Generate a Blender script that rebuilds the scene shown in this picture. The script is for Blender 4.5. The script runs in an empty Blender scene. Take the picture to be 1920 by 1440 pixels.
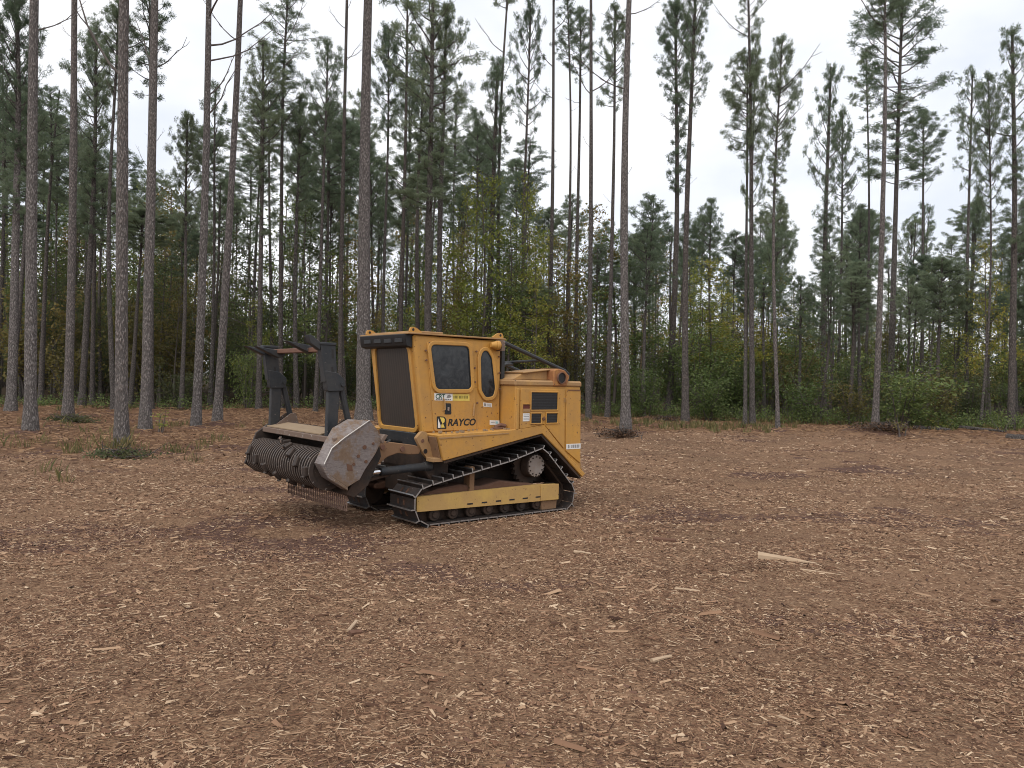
import bpy, bmesh, math, random
import numpy as np
from mathutils import Vector, Matrix

SC = bpy.context.scene
COL = SC.collection
R = math.radians

# ------------------------------------------------------------------ camera
F, CAMH = 1450.0, 1.65                      # focal length in pixels of the 1920 px wide photograph, eye height
ROLL, PITCH = R(1.3), math.atan(6 / F)
cr, sr, cp, sp = math.cos(ROLL), math.sin(ROLL), math.cos(PITCH), math.sin(PITCH)
cam_d = bpy.data.cameras.new('camera')
cam_d.sensor_width = 36.0
cam_d.lens = F / 1920 * 36.0
cam_d.clip_start, cam_d.clip_end = 0.1, 2000
cam = bpy.data.objects.new('camera', cam_d)
COL.objects.link(cam)
r0, u0 = Vector((1, 0, 0)), Vector((0, sp, cp))
cx, cy, cz = r0 * cr + u0 * sr, u0 * cr - r0 * sr, Vector((0, -cp, sp))
cam.matrix_world = Matrix(((cx.x, cy.x, cz.x, 0), (cx.y, cy.y, cz.y, 0), (cx.z, cy.z, cz.z, CAMH), (0, 0, 0, 1)))
SC.camera = cam

# ------------------------------------------------------------------ sky, sun, exposure
SUN_EL, SUN_AZ = R(52), R(205)              # azimuth clockwise from +Y: behind the camera, to its left
world = bpy.data.worlds.new('World')
SC.world = world
world.use_nodes = True
wn, wl = world.node_tree.nodes, world.node_tree.links
wn.clear()
sky = wn.new('ShaderNodeTexSky')
sky.sky_type = 'NISHITA'
sky.sun_disc = False
sky.sun_elevation, sky.sun_rotation = SUN_EL, SUN_AZ
b_sky = wn.new('ShaderNodeBackground'); b_sky.inputs[1].default_value = 0.10
b_cloud = wn.new('ShaderNodeBackground'); b_cloud.inputs[1].default_value = 1.0
tc = wn.new('ShaderNodeTexCoord')
mp = wn.new('ShaderNodeMapping'); mp.inputs['Scale'].default_value = (1.6, 1.6, 3.2)
nz = wn.new('ShaderNodeTexNoise'); nz.inputs['Scale'].default_value = 1.7; nz.inputs['Detail'].default_value = 5; nz.inputs['Roughness'].default_value = .5
rp = wn.new('ShaderNodeValToRGB')
rp.color_ramp.elements[0].position, rp.color_ramp.elements[0].color = .36, (.72, .76, .85, 1)
rp.color_ramp.elements[1].position, rp.color_ramp.elements[1].color = .60, (.95, .955, .975, 1)
mx = wn.new('ShaderNodeMixShader'); mx.inputs[0].default_value = .93
wo = wn.new('ShaderNodeOutputWorld')
wl.new(tc.outputs['Generated'], mp.inputs[0]); wl.new(mp.outputs[0], nz.inputs['Vector'])
wl.new(nz.outputs['Fac'], rp.inputs[0]); wl.new(rp.outputs[0], b_cloud.inputs[0])
wl.new(sky.outputs[0], b_sky.inputs[0])
wl.new(b_sky.outputs[0], mx.inputs[1]); wl.new(b_cloud.outputs[0], mx.inputs[2]); wl.new(mx.outputs[0], wo.inputs[0])
sun_d = bpy.data.lights.new('sun', 'SUN')
sun_d.energy, sun_d.angle, sun_d.color = 1.5, R(40), (1.0, .96, .90)
sun = bpy.data.objects.new('sun', sun_d)
COL.objects.link(sun)
sd = Vector((math.sin(SUN_AZ) * math.cos(SUN_EL), math.cos(SUN_AZ) * math.cos(SUN_EL), math.sin(SUN_EL)))
sun.rotation_euler = sd.to_track_quat('Z', 'Y').to_euler()
sun.location = sd * 60
vs = SC.view_settings
vs.view_transform, vs.look, vs.exposure, vs.gamma, vs.use_curve_mapping = 'Standard', 'None', 0.32, 1.0, False
SC.cycles.max_bounces = 8
SC.cycles.filter_width = 1.0
SC.cycles.diffuse_bounces = 4
SC.cycles.transmission_bounces = 8
SC.cycles.transparent_max_bounces = 4

# ------------------------------------------------------------------ small helpers
rng = np.random.default_rng(11)
random.seed(5)


def ray(px, py):
    dx, dy = px - 960, py - 720
    x = (dx * cr + dy * sr) / F
    z = -(-dx * sr + dy * cr) / F
    return Vector((x, cp + z * sp, -sp + z * cp))


def at_ground(px, py):
    """The ground point that stands at this pixel of the photograph (used to survey it, not to draw)."""
    r = ray(px, py)
    t = -CAMH / r.z
    return Vector((r.x * t, r.y * t, 0))


def at_depth(px, py, depth):
    r = ray(px, py)
    t = depth / r.y
    return Vector((r.x * t, depth, CAMH + r.z * t))


def tag(o, label=None, cat=None, group=None, kind=None):
    for k, v in (('label', label), ('category', cat), ('group', group), ('kind', kind)):
        if v:
            o[k] = v
    return o


def empty(name, loc=(0, 0, 0), rz=0.0, parent=None):
    o = bpy.data.objects.new(name, None)
    o.empty_display_size = .2
    COL.objects.link(o)
    o.location = loc
    o.rotation_euler = (0, 0, rz)
    o.parent = parent
    return o


def link(name, me, parent=None, loc=None, rot=None, scl=None):
    o = bpy.data.objects.new(name, me)
    COL.objects.link(o)
    o.parent = parent
    if loc is not None: o.location = loc
    if rot is not None: o.rotation_euler = rot
    if scl is not None: o.scale = scl
    return o


def fast_mesh(name, verts, faces, mats, midx=None, smooth=False):
    """verts (n,3), faces (m,k) with one k: a mesh by foreach_set."""
    me = bpy.data.meshes.new(name)
    verts = np.asarray(verts, np.float32); faces = np.asarray(faces, np.int32)
    m, k = faces.shape
    me.vertices.add(len(verts)); me.vertices.foreach_set('co', verts.ravel())
    me.loops.add(m * k); me.loops.foreach_set('vertex_index', faces.ravel())
    me.polygons.add(m); me.polygons.foreach_set('loop_start', np.arange(0, m * k, k, dtype=np.int32))
    for x in (mats if isinstance(mats, (list, tuple)) else [mats]):
        me.materials.append(x)
    if midx is not None: me.polygons.foreach_set('material_index', np.asarray(midx, np.int32))
    if smooth: me.polygons.foreach_set('use_smooth', np.ones(m, bool))
    me.update(calc_edges=True)
    return me


def _hash(ix, iy, s):
    h = np.sin(ix * 127.1 + iy * 311.7 + s * 74.7) * 43758.5453
    return h - np.floor(h)


def vnoise(x, y, s=0):
    ix, iy = np.floor(x), np.floor(y)
    fx, fy = x - ix, y - iy
    fx, fy = fx * fx * (3 - 2 * fx), fy * fy * (3 - 2 * fy)
    a, b = _hash(ix, iy, s), _hash(ix + 1, iy, s)
    c, d = _hash(ix, iy + 1, s), _hash(ix + 1, iy + 1, s)
    return (a + (b - a) * fx) * (1 - fy) + (c + (d - c) * fx) * fy


def sstep(a, b, x):
    t = np.clip((x - a) / (b - a), 0, 1)
    return t * t * (3 - 2 * t)


# ------------------------------------------------------------------ materials
class NT:
    def __init__(s, name):
        s.m = bpy.data.materials.new(name)
        s.m.use_nodes = True
        s.n, s.l = s.m.node_tree.nodes, s.m.node_tree.links
        s.n.clear()
        s.out = s.n.new('ShaderNodeOutputMaterial')

    def node(s, t, **kw):
        x = s.n.new(t)
        for k, v in kw.items():
            if hasattr(x, k): setattr(x, k, v)
            else: x.inputs[k.replace('_', ' ')].default_value = v
        return x

    def coord(s, which='Object', scale=(1, 1, 1)):
        t = s.n.new('ShaderNodeTexCoord'); m = s.n.new('ShaderNodeMapping')
        m.inputs['Scale'].default_value = scale
        s.l.new(t.outputs[which], m.inputs[0])
        return m.outputs[0]

    def noise(s, vec, scale, detail=4, rough=.55, dist=0):
        x = s.n.new('ShaderNodeTexNoise')
        x.inputs['Scale'].default_value, x.inputs['Detail'].default_value = scale, detail
        x.inputs['Roughness'].default_value, x.inputs['Distortion'].default_value = rough, dist
        s.l.new(vec, x.inputs['Vector'])
        return x.outputs['Fac']

    def ramp(s, fac, stops):
        x = s.n.new('ShaderNodeValToRGB')
        e = x.color_ramp.elements
        while len(e) < len(stops): e.new(.5)
        for k, (p, c) in enumerate(stops):
            e[k].position = p
            e[k].color = (*c, 1) if isinstance(c, tuple) else (c, c, c, 1)
        s.l.new(fac, x.inputs[0])
        return x.outputs[0]

    def mix(s, fac, a, b, mode='MIX'):
        x = s.n.new('ShaderNodeMix'); x.data_type = 'RGBA'; x.blend_type = mode
        for sock, v in ((x.inputs[0], fac), (x.inputs[6], a), (x.inputs[7], b)):
            if hasattr(v, 'is_linked'): s.l.new(v, sock)
            else: sock.default_value = v if not isinstance(v, tuple) else (*v, 1)
        return x.outputs[2]

    def math(s, op, a, b=0.0):
        x = s.n.new('ShaderNodeMath'); x.operation = op
        for sock, v in ((x.inputs[0], a), (x.inputs[1], b)):
            if hasattr(v, 'is_linked'): s.l.new(v, sock)
            else: sock.default_value = v
        return x.outputs[0]

    def bsdf(s, color, rough=.7, metal=0.0, spec=.5, bump=None, bstr=.5, bdist=.01):
        p = s.n.new('ShaderNodeBsdfPrincipled')
        for key, v in (('Base Color', color), ('Roughness', rough), ('Metallic', metal), ('Specular IOR Level', spec)):
            if hasattr(v, 'is_linked'): s.l.new(v, p.inputs[key])
            else: p.inputs[key].default_value = (*v, 1) if isinstance(v, tuple) else v
        if bump is not None:
            b = s.n.new('ShaderNodeBump'); b.inputs['Strength'].default_value = bstr; b.inputs['Distance'].default_value = bdist
            s.l.new(bump, b.inputs['Height']); s.l.new(b.outputs[0], p.inputs['Normal'])
        s.l.new(p.outputs[0], s.out.inputs[0])
        return p


def paint(name, base, dusty, dust_amt, rough=.45, scale=3.0, chips=.0, chip_col=(.06, .04, .03), metal=0.0):
    """Worn coat: base colour, cloudy dust or mud laid over it, small chipped spots, fine streaks."""
    t = NT(name)
    v = t.coord('Object')
    n1 = t.noise(v, scale, 6, .65)
    n2 = t.noise(v, scale * 7, 5, .7)
    vst = t.coord('Object', (9, 9, .8))
    n3 = t.noise(vst, 2.2, 4, .6)
    c = t.mix(t.ramp(n3, [(.35, 0.0), (.8, .35)]), base, tuple(x * .72 for x in base))
    lo = .62 - .5 * dust_amt
    d = t.ramp(t.math('ADD', t.math('MULTIPLY', n1, .75), t.math('MULTIPLY', n2, .25)), [(max(0, lo - .08), 0.0), (min(1, lo + .16), 1.0)])
    d = t.math('MULTIPLY', d, min(1, .35 + dust_amt * .75))
    c = t.mix(d, c, dusty)
    if chips:
        n4 = t.noise(v, 26, 3, .7)
        k = t.ramp(n4, [(.70 - chips * .2, 0.0), (.73 - chips * .2, 1.0)])
        c = t.mix(k, c, chip_col)
    r = t.ramp(d, [(0, rough), (1, .92)])
    t.bsdf(c, r, metal, .4, t.math('ADD', n2, t.math('MULTIPLY', n1, .4)), .18 + .35 * dust_amt, .006)
    return t.m


def flat_mat(name, col, rough=.6, metal=0.0, spec=.5):
    t = NT(name)
    v = t.coord('Object')
    n = t.noise(v, 14, 4, .6)
    c = t.mix(n, tuple(x * .8 for x in col), tuple(min(1, x * 1.2) for x in col))
    t.bsdf(c, rough, metal, spec, n, .1, .004)
    return t.m


YEL, DUST = (.55, .278, .050), (.29, .175, .095)
M = {}
M['yellow'] = paint('yellow_paint', YEL, (.36, .205, .080), .36, .45, 2.4, .22, (.13, .06, .028))
M['yellow_dusty'] = paint('dusty_yellow_paint', (.50, .285, .085), DUST, .55, .55, 3.5, .2)
M['yellow_frame'] = paint('faded_yellow_paint', (.56, .36, .095), (.40, .24, .10), .45, .55, 3.5, .25, (.14, .075, .035))
M['yellow_mud'] = paint('muddy_yellow_paint', (.46, .235, .06), (.20, .115, .065), .8, .7, 4, .3)
M['hull'] = paint('muddy_hull_steel', (.016, .013, .011), (.085, .048, .030), .36, .8, 3)
M['dark'] = paint('dark_grey_paint', (.022, .025, .029), (.075, .066, .058), .25, .5, 4, .15, (.16, .13, .11))
M['black'] = flat_mat('black_rubber', (.012, .012, .013), .55)
M['track'] = paint('track_steel', (.040, .040, .042), (.10, .062, .042), .36, .34, 7, .2, (.30, .29, .28), .5)
M['edge'] = flat_mat('polished_steel_edge', (.50, .50, .50), .32, .9)
M['chrome'] = flat_mat('chrome_rod', (.75, .75, .76), .12, 1.0)
M['steel'] = paint('bare_worn_steel', (.235, .195, .180), (.155, .098, .066), .62, .5, 7, .30, (.40, .36, .33), .1)
t = NT('battered_plate')
v = t.coord('Object')
n1, n2 = t.noise(v, 4.5, 6, .7), t.noise(v, 30, 4, .7)
n3 = t.noise(t.coord('Object', (2.5, 2.5, 14)), 6, 4, .65)
c = t.mix(n2, (.120, .098, .092), (.270, .232, .215))
c = t.mix(t.ramp(n3, [(.50, 0.0), (.62, .55)]), c, (.095, .072, .066))
c = t.mix(t.ramp(n1, [(.45, 0.0), (.56, .9)]), c, t.mix(n2, (.115, .070, .044), (.235, .158, .098)))
c = t.mix(t.ramp(n2, [(.66, 0.0), (.70, .8)]), c, (.46, .42, .40))
t.bsdf(c, t.ramp(n1, [(.4, .5), (.6, .9)]), .1, .4, t.math('ADD', n1, t.math('MULTIPLY', n2, .5)), .55, .012)
M['battered'] = t.m
M['rust'] = paint('rusty_steel', (.13, .062, .042), (.19, .10, .065), .4, .75, 6, .2)
M['chain'] = paint('rusty_chain', (.17, .10, .08), (.26, .17, .12), .4, .6, 20)
M['wear_highlight'] = flat_mat('worn_highlight_steel', (.42, .39, .36), .45, .3)
M['exhaust'] = paint('scorched_paint', (.46, .22, .06), (.24, .095, .045), .55, .7, 9, .2)
M['rotor'] = paint('rotor_steel', (.034, .029, .027), (.085, .058, .044), .4, .42, 9, .2, (.32, .29, .27), .4)
M['rotor_crest'] = paint('rubbed_rotor_steel', (.105, .092, .085), (.16, .118, .092), .45, .4, 9, .3, (.30, .28, .26), .3)
M['tan'] = paint('dust_covered_plate', (.22, .155, .098), (.30, .215, .135), .6, .85, 5)
M['hub'] = paint('grey_hub_paint', (.30, .265, .24), (.24, .175, .13), .35, .6, 8)
M['mud'] = paint('packed_mud', (.16, .085, .055), (.11, .055, .034), .5, .95, 6)
M['white'] = flat_mat('white_vinyl', (.72, .71, .68), .5)
M['yvinyl'] = flat_mat('yellow_vinyl', (.66, .50, .10), .5)
M['ink'] = flat_mat('black_ink', (.012, .010, .009), .55)
M['green_ink'] = flat_mat('dark_green_ink', (.012, .085, .045), .55)
M['grey_ink'] = flat_mat('grey_ink', (.22, .21, .20), .6)
M['blue_ink'] = flat_mat('pale_blue_ink', (.30, .52, .56), .6)
M['red_dark'] = flat_mat('dark_red_recess', (.11, .022, .012), .7)
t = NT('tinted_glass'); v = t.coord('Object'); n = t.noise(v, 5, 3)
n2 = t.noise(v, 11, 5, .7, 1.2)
t.bsdf(t.mix(t.ramp(n2, [(.42, 0.0), (.68, 1.0)]), (.010, .013, .017), (.036, .039, .042)), t.ramp(n, [(.3, .05), (.8, .35)]), 0, .42, n, .05, .002); M['glass'] = t.m  # mottled grey patches are soft reflections painted into the glass colour
t = NT('windscreen_mesh'); v = t.coord('Object', (1, 1, 1))
w1 = t.node('ShaderNodeTexWave', wave_type='BANDS', bands_direction='Y'); w1.inputs['Scale'].default_value = 6; w1.inputs['Distortion'].default_value = 2.5
t.l.new(v, w1.inputs['Vector'])
n = t.noise(v, 4, 4, .6)
c = t.mix(t.math('MULTIPLY', w1.outputs['Fac'], .5), (.030, .024, .020), (.070, .054, .044))  # faint upright bands: streaky reflections put into the mesh colour
t.bsdf(t.mix(t.ramp(n, [(.45, 0.0), (.75, .6)]), c, (.060, .040, .030)), .5, 0, .4); M['mesh'] = t.m


def bark_mat(name, lo, hi, red):
    t = NT(name)
    v = t.coord('Object', (1, 1, .27))
    vo = t.n.new('ShaderNodeTexVoronoi'); vo.inputs['Scale'].default_value = 36; vo.feature = 'F1'
    n0 = t.noise(t.coord('Object', (1, 1, .5)), 6, 4, .6)
    vv = t.n.new('ShaderNodeVectorMath'); vv.operation = 'ADD'
    ns = t.n.new('ShaderNodeVectorMath'); ns.operation = 'SCALE'; ns.inputs['Scale'].default_value = .08
    cmb = t.n.new('ShaderNodeCombineXYZ'); t.l.new(n0, cmb.inputs[0]); t.l.new(n0, cmb.inputs[1])
    t.l.new(cmb.outputs[0], ns.inputs[0]); t.l.new(v, vv.inputs[0]); t.l.new(ns.outputs[0], vv.inputs[1])
    t.l.new(vv.outputs[0], vo.inputs['Vector'])
    d = vo.outputs['Distance']
    plate = t.ramp(d, [(.15, 1.0), (.62, 0.0)])
    n1 = t.noise(t.coord('Object'), 1.4, 3, .6)
    oi = t.n.new('ShaderNodeObjectInfo')
    base = t.mix(n1, lo, hi)
    base = t.mix(t.ramp(t.math('ADD', t.math('MULTIPLY', n0, .6), t.math('MULTIPLY', oi.outputs['Random'], .4)), [(.4, 0.0), (.8, .8)]), base, red)
    n5 = t.noise(t.coord('Object', (1, 1, .6)), 30, 3, .6)
    c = t.mix(plate, tuple(x * .46 for x in lo), base)
    c = t.mix(t.ramp(n5, [(.58, 0.0), (.72, .55)]), c, tuple(min(1, x * 1.55) for x in hi))
    t.bsdf(c, .95, 0, .15, t.math('ADD', plate, t.math('MULTIPLY', n5, .4)), .9, .03)
    return t.m


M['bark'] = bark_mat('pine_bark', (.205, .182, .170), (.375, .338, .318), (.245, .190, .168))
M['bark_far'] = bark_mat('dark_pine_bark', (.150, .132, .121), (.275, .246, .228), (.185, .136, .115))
M['wood_pale'] = flat_mat('split_wood', (.40, .285, .185), .85)
M['twig'] = flat_mat('grey_twig', (.10, .082, .072), .9)


def leaf_mat(name, stops, trans=.35, objvar=.5):
    t = NT(name)
    g = t.n.new('ShaderNodeNewGeometry'); oi = t.n.new('ShaderNodeObjectInfo')
    f = t.math('ADD', t.math('MULTIPLY', g.outputs['Random Per Island'], 1 - objvar), t.math('MULTIPLY', oi.outputs['Random'], objvar))
    c = t.ramp(f, stops)
    d = t.n.new('ShaderNodeBsdfPrincipled'); d.inputs['Roughness'].default_value = .6; d.inputs['Specular IOR Level'].default_value = .25
    tr = t.n.new('ShaderNodeBsdfTranslucent'); ms = t.n.new('ShaderNodeMixShader'); ms.inputs[0].default_value = trans
    t.l.new(c, d.inputs['Base Color']); t.l.new(c, tr.inputs[0])
    t.l.new(d.outputs[0], ms.inputs[1]); t.l.new(tr.outputs[0], ms.inputs[2]); t.l.new(ms.outputs[0], t.out.inputs[0])
    return t.m


M['needle'] = leaf_mat('pine_needles', [(.1, (.115, .158, .100)), (.5, (.185, .230, .145)), (.9, (.260, .295, .180))], .52, .5)
M['leaf_green'] = leaf_mat('green_leaves', [(.1, (.075, .112, .036)), (.5, (.140, .185, .060)), (.9, (.235, .250, .078))], .35, .45)
M['leaf_olive'] = leaf_mat('olive_autumn_leaves', [(.1, (.090, .080, .030)), (.5, (.185, .160, .052)), (.9, (.280, .195, .062))], .35, .5)
M['leaf_yellow'] = leaf_mat('yellow_green_leaves', [(.1, (.150, .180, .040)), (.55, (.270, .285, .060)), (.9, (.390, .310, .070))], .4, .4)
M['leaf_dark'] = leaf_mat('dark_understory_leaves', [(.1, (.055, .072, .034)), (.5, (.095, .115, .050)), (.9, (.150, .130, .062))], .45, .5)
M['leaf_far'] = leaf_mat('far_leaves', [(.1, (.065, .090, .050)), (.5, (.110, .138, .072)), (.9, (.165, .175, .085))], .5, .1)
M['grass'] = leaf_mat('grass_blades', [(.1, (.10, .105, .040)), (.5, (.17, .155, .062)), (.9, (.26, .19, .09))], .3, .1)
M['mulch_leaf'] = leaf_mat('dead_leaves', [(.1, (.040, .024, .016)), (.5, (.095, .055, .034)), (.9, (.170, .100, .058))], .1, .2)
M['straw'] = leaf_mat('pine_straw', [(.1, (.090, .045, .024)), (.5, (.190, .102, .054)), (.9, (.290, .175, .095))], .1, .1)

# wood chips: the colour of each chip is its own
t = NT('chip_wood')
g = t.n.new('ShaderNodeNewGeometry')
c = t.ramp(g.outputs['Random Per Island'], [(.0, (.050, .025, .016)), (.3, (.145, .076, .045)), (.64, (.275, .160, .096)), (.89, (.40, .265, .165)), (1.0, (.56, .42, .285))])
t.bsdf(c, .9, 0, .2)
M['chip'] = t.m

# ground sheet: chopped mulch, pine straw and leaf litter by surveyed region
t = NT('mulched_ground')
v = t.coord('Object')
at = t.n.new('ShaderNodeAttribute'); at.attribute_name = 'cover'
sep = t.n.new('ShaderNodeSeparateColor'); t.l.new(at.outputs['Color'], sep.inputs[0])
n_big, n_mid, n_fine = t.noise(v, .35, 4, .6), t.noise(v, 2.6, 5, .65), t.noise(v, 34, 4, .75)
vo = t.n.new('ShaderNodeTexVoronoi'); vo.inputs['Scale'].default_value = 42; t.l.new(t.coord('Object', (1, 1.9, 1)), vo.inputs['Vector'])
vo2 = t.n.new('ShaderNodeTexVoronoi'); vo2.inputs['Scale'].default_value = 31; t.l.new(t.coord('Object', (2.3, 1, 1)), vo2.inputs['Vector'])
fleck = t.ramp(t.mix(.5, vo.outputs['Color'], vo2.outputs['Color']), [(.30, (.088, .044, .026)), (.46, (.188, .110, .064)), (.60, (.290, .182, .108)), (.76, (.46, .305, .19))])
base = t.ramp(n_fine, [(.36, (.072, .036, .022)), (.52, (.215, .127, .074)), (.66, (.405, .272, .167))])
mulch = t.mix(.55, base, fleck)
mulch = t.mix(t.ramp(n_mid, [(.42, 0.0), (.62, .5)]), mulch, (.140, .074, .049))
mulch = t.mix(t.ramp(n_big, [(.38, 0.0), (.62, .55)]), mulch, (.320, .190, .112))
straw = t.ramp(n_fine, [(.28, (.090, .044, .025)), (.5, (.195, .103, .056)), (.72, (.300, .178, .098))])
straw = t.mix(t.ramp(n_mid, [(.4, 0.0), (.65, .6)]), straw, (.105, .058, .034))
litter = t.ramp(n_fine, [(.3, (.030, .022, .014)), (.55, (.070, .048, .028)), (.75, (.130, .080, .042))])
jit = t.math('MULTIPLY', t.math('SUBTRACT', n_mid, .5), 1.3)
m1 = t.ramp(t.math('ADD', sep.outputs[0], jit), [(.3, 0.0), (.7, 1.0)])
m2 = t.ramp(t.math('ADD', sep.outputs[1], jit), [(.35, 0.0), (.65, 1.0)])
m3 = t.ramp(t.math('ADD', sep.outputs[2], t.math('MULTIPLY', t.math('SUBTRACT', t.noise(v, 5.5, 6, .75), .5), 2.2)), [(.40, 0.0), (.62, .9)])
c = t.mix(m1, mulch, straw)
c = t.mix(m3, c, t.mix(n_fine, (.070, .036, .030), (.165, .094, .072)))
c = t.mix(m2, c, litter)
hgt = t.math('ADD', t.math('MULTIPLY', n_fine, .8), t.math('ADD', t.math('MULTIPLY', vo.outputs['Distance'], .9), t.math('MULTIPLY', n_mid, .6)))
t.bsdf(c, .95, 0, .15, hgt, .9, .03)
M['ground'] = t.m

# ------------------------------------------------------------------ ground
MOUNDS = []                                                    # (x, y, height, radius) raised litter round the near trunks


def edge_left(x):
    return np.interp(x, [-40, -12, -6, -3, 1, 6, 14, 40], [11, 13.0, 15.5, 22, 28, 27, 25, 22])


def edge_woods(x):
    return np.interp(x, [-60, -16, -6, 0, 8, 20, 60], [33, 36, 41, 43, 38, 34, 34])


def relief(x, y):
    z = (vnoise(x * .55, y * .55, 1) - .5) * .085 + (vnoise(x * 1.7, y * 1.7, 2) - .5) * .055 + (vnoise(x * 4.6, y * 4.6, 3) - .5) * .026
    # shallow ruts left by the tracks, running across the clearing
    for (a, b, c0, w) in ((.30, 1, 15.5, .45), (.30, 1, 17.2, .45), (-.12, 1, 12.6, .4), (-.62, 1, 8.9, .35)):
        d = (a * x + b * y - c0) / math.hypot(a, b)
        z = z - .05 * np.exp(-(d / w) ** 2) * sstep(.35, .7, vnoise(x * .3, y * .3, 7))
    # cleat prints along the two track lines behind the machine
    ca_, sa_ = math.cos(R(39)), math.sin(R(39))
    for off in (.565, -.565):
        ox, oy = -.94 - .83 * sa_ + off * sa_, 8.75 + .83 * ca_ - off * ca_
        lu = (x - ox) * ca_ + (y - oy) * sa_
        lv = -(x - ox) * sa_ + (y - oy) * ca_
        on = sstep(.34, .22, np.abs(lv)) * sstep(2.3, 2.6, lu) * sstep(13, 7, lu)
        z = z - on * (.022 + .016 * np.sin(lu * math.tau / .30))
    mxm, mym = .15, 10.3
    z = z * sstep(1.1, 2.6, np.hypot(x - mxm, y - mym)) * (1 + .8 * sstep(18, 34, y))
    for (mx_, my_, h, r_) in MOUNDS:
        d2 = ((x - mx_) ** 2 + (y - my_) ** 2) / r_ ** 2
        z = z + h * np.exp(-d2) * (.75 + .5 * vnoise(x * 3, y * 3, 9))
    return z


def gz(x, y):
    return float(relief(np.array([x], float), np.array([y], float))[0])


def spaced(parts):
    out = []
    for a, b, n in parts:
        out.append(np.linspace(a, b, n, endpoint=False))
    return np.concatenate(out + [np.array([parts[-1][1]])])


def build_ground():
    xs = spaced([(-420, -120, 10), (-120, -40, 26), (-40, -12, 60), (-12, 12, 170), (12, 40, 60), (40, 120, 26), (120, 420, 10)])
    ys = spaced([(-120, -10, 12), (-10, 2, 18), (2, 16, 150), (16, 30, 80), (30, 60, 60), (60, 160, 30), (160, 900, 14)])
    X, Y = np.meshgrid(xs, ys)
    x, y = X.ravel(), Y.ravel()
    z = relief(x, y)
    nx, ny = len(xs), len(ys)
    i = np.arange(nx * ny).reshape(ny, nx)
    f = np.stack([i[:-1, :-1].ravel(), i[:-1, 1:].ravel(), i[1:, 1:].ravel(), i[1:, :-1].ravel()], 1)
    me = fast_mesh('ground', np.stack([x, y, z], 1), f, M['ground'], smooth=True)
    wob = (vnoise(x * .25, y * .25, 4) - .5) * 7
    straw = sstep(-2.5, 3.5, y + wob - edge_left(x))
    woods = sstep(-2, 3, y + wob * .7 - edge_woods(x))
    bare = .05 + sstep(.52, .85, vnoise(x * .42 + 3, y * .95, 5) * .6 + vnoise(x * 1.3, y * 2.4, 15) * .4) * .80
    under = np.exp(-(((x - .1) * .6) ** 2 + ((y - 10.6) * .55) ** 2))
    for (mx_, my_, h, r_) in MOUNDS:
        bare = np.maximum(bare, 1.1 * np.exp(-((x - mx_) ** 2 + (y - my_) ** 2) / (r_ * 1.1) ** 2))
    a = me.attributes.new('cover', 'FLOAT_COLOR', 'POINT')
    a.data.foreach_set('color', np.stack([straw, woods, bare, np.ones_like(x)], 1).astype(np.float32).ravel())
    g = link('ground', me)
    tag(g, kind='structure')
    return g


# ------------------------------------------------------------------ chips and fibres strewn over the clearing
def chip_mesh(name, x, y, length, width, height, ang, tilt, mat, lift=0.0):
    """Each chip is a low ridge: six corners, two sloping faces, so it has a thickness of its own."""
    n = len(x)
    prof = np.array([[-.5, -.5, 0], [-.5, 0, 1], [-.5, .5, 0], [.5, -.32, 0], [.5, .05, .8], [.5, .38, 0]])
    p = np.repeat(prof[None], n, 0)
    p = p + rng.normal(0, .09, p.shape) * [1, 1, .25]
    p[:, :, 0] *= length[:, None]; p[:, :, 1] *= width[:, None]; p[:, :, 2] *= height[:, None]
    p[:, :, 2] += np.sin(tilt)[:, None] * p[:, :, 0]
    ca, sa = np.cos(ang)[:, None], np.sin(ang)[:, None]
    X = x[:, None] + p[:, :, 0] * ca - p[:, :, 1] * sa
    Y = y[:, None] + p[:, :, 0] * sa + p[:, :, 1] * ca
    Z = relief(x, y)[:, None] + p[:, :, 2] + lift
    v = np.stack([X, Y, Z], 2).reshape(-1, 3)
    b = np.arange(n)[:, None] * 6
    f = np.concatenate([b + np.array([0, 3, 4, 1]), b + np.array([1, 4, 5, 2])], 1).reshape(-1, 4)
    return fast_mesh(name, v, f, mat)


def scatter(dens, y0, y1, spread=.80, pad=1.2):
    """Points over the part of the clearing in front of the camera, thinned by cover patches."""
    w1 = spread * y1 + pad
    n = int(dens * (y1 - y0) * 2 * w1)
    x, y = rng.uniform(-w1, w1, n), rng.uniform(y0, y1, n)
    keep = np.abs(x) < spread * y + pad
    return x[keep], y[keep]


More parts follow.
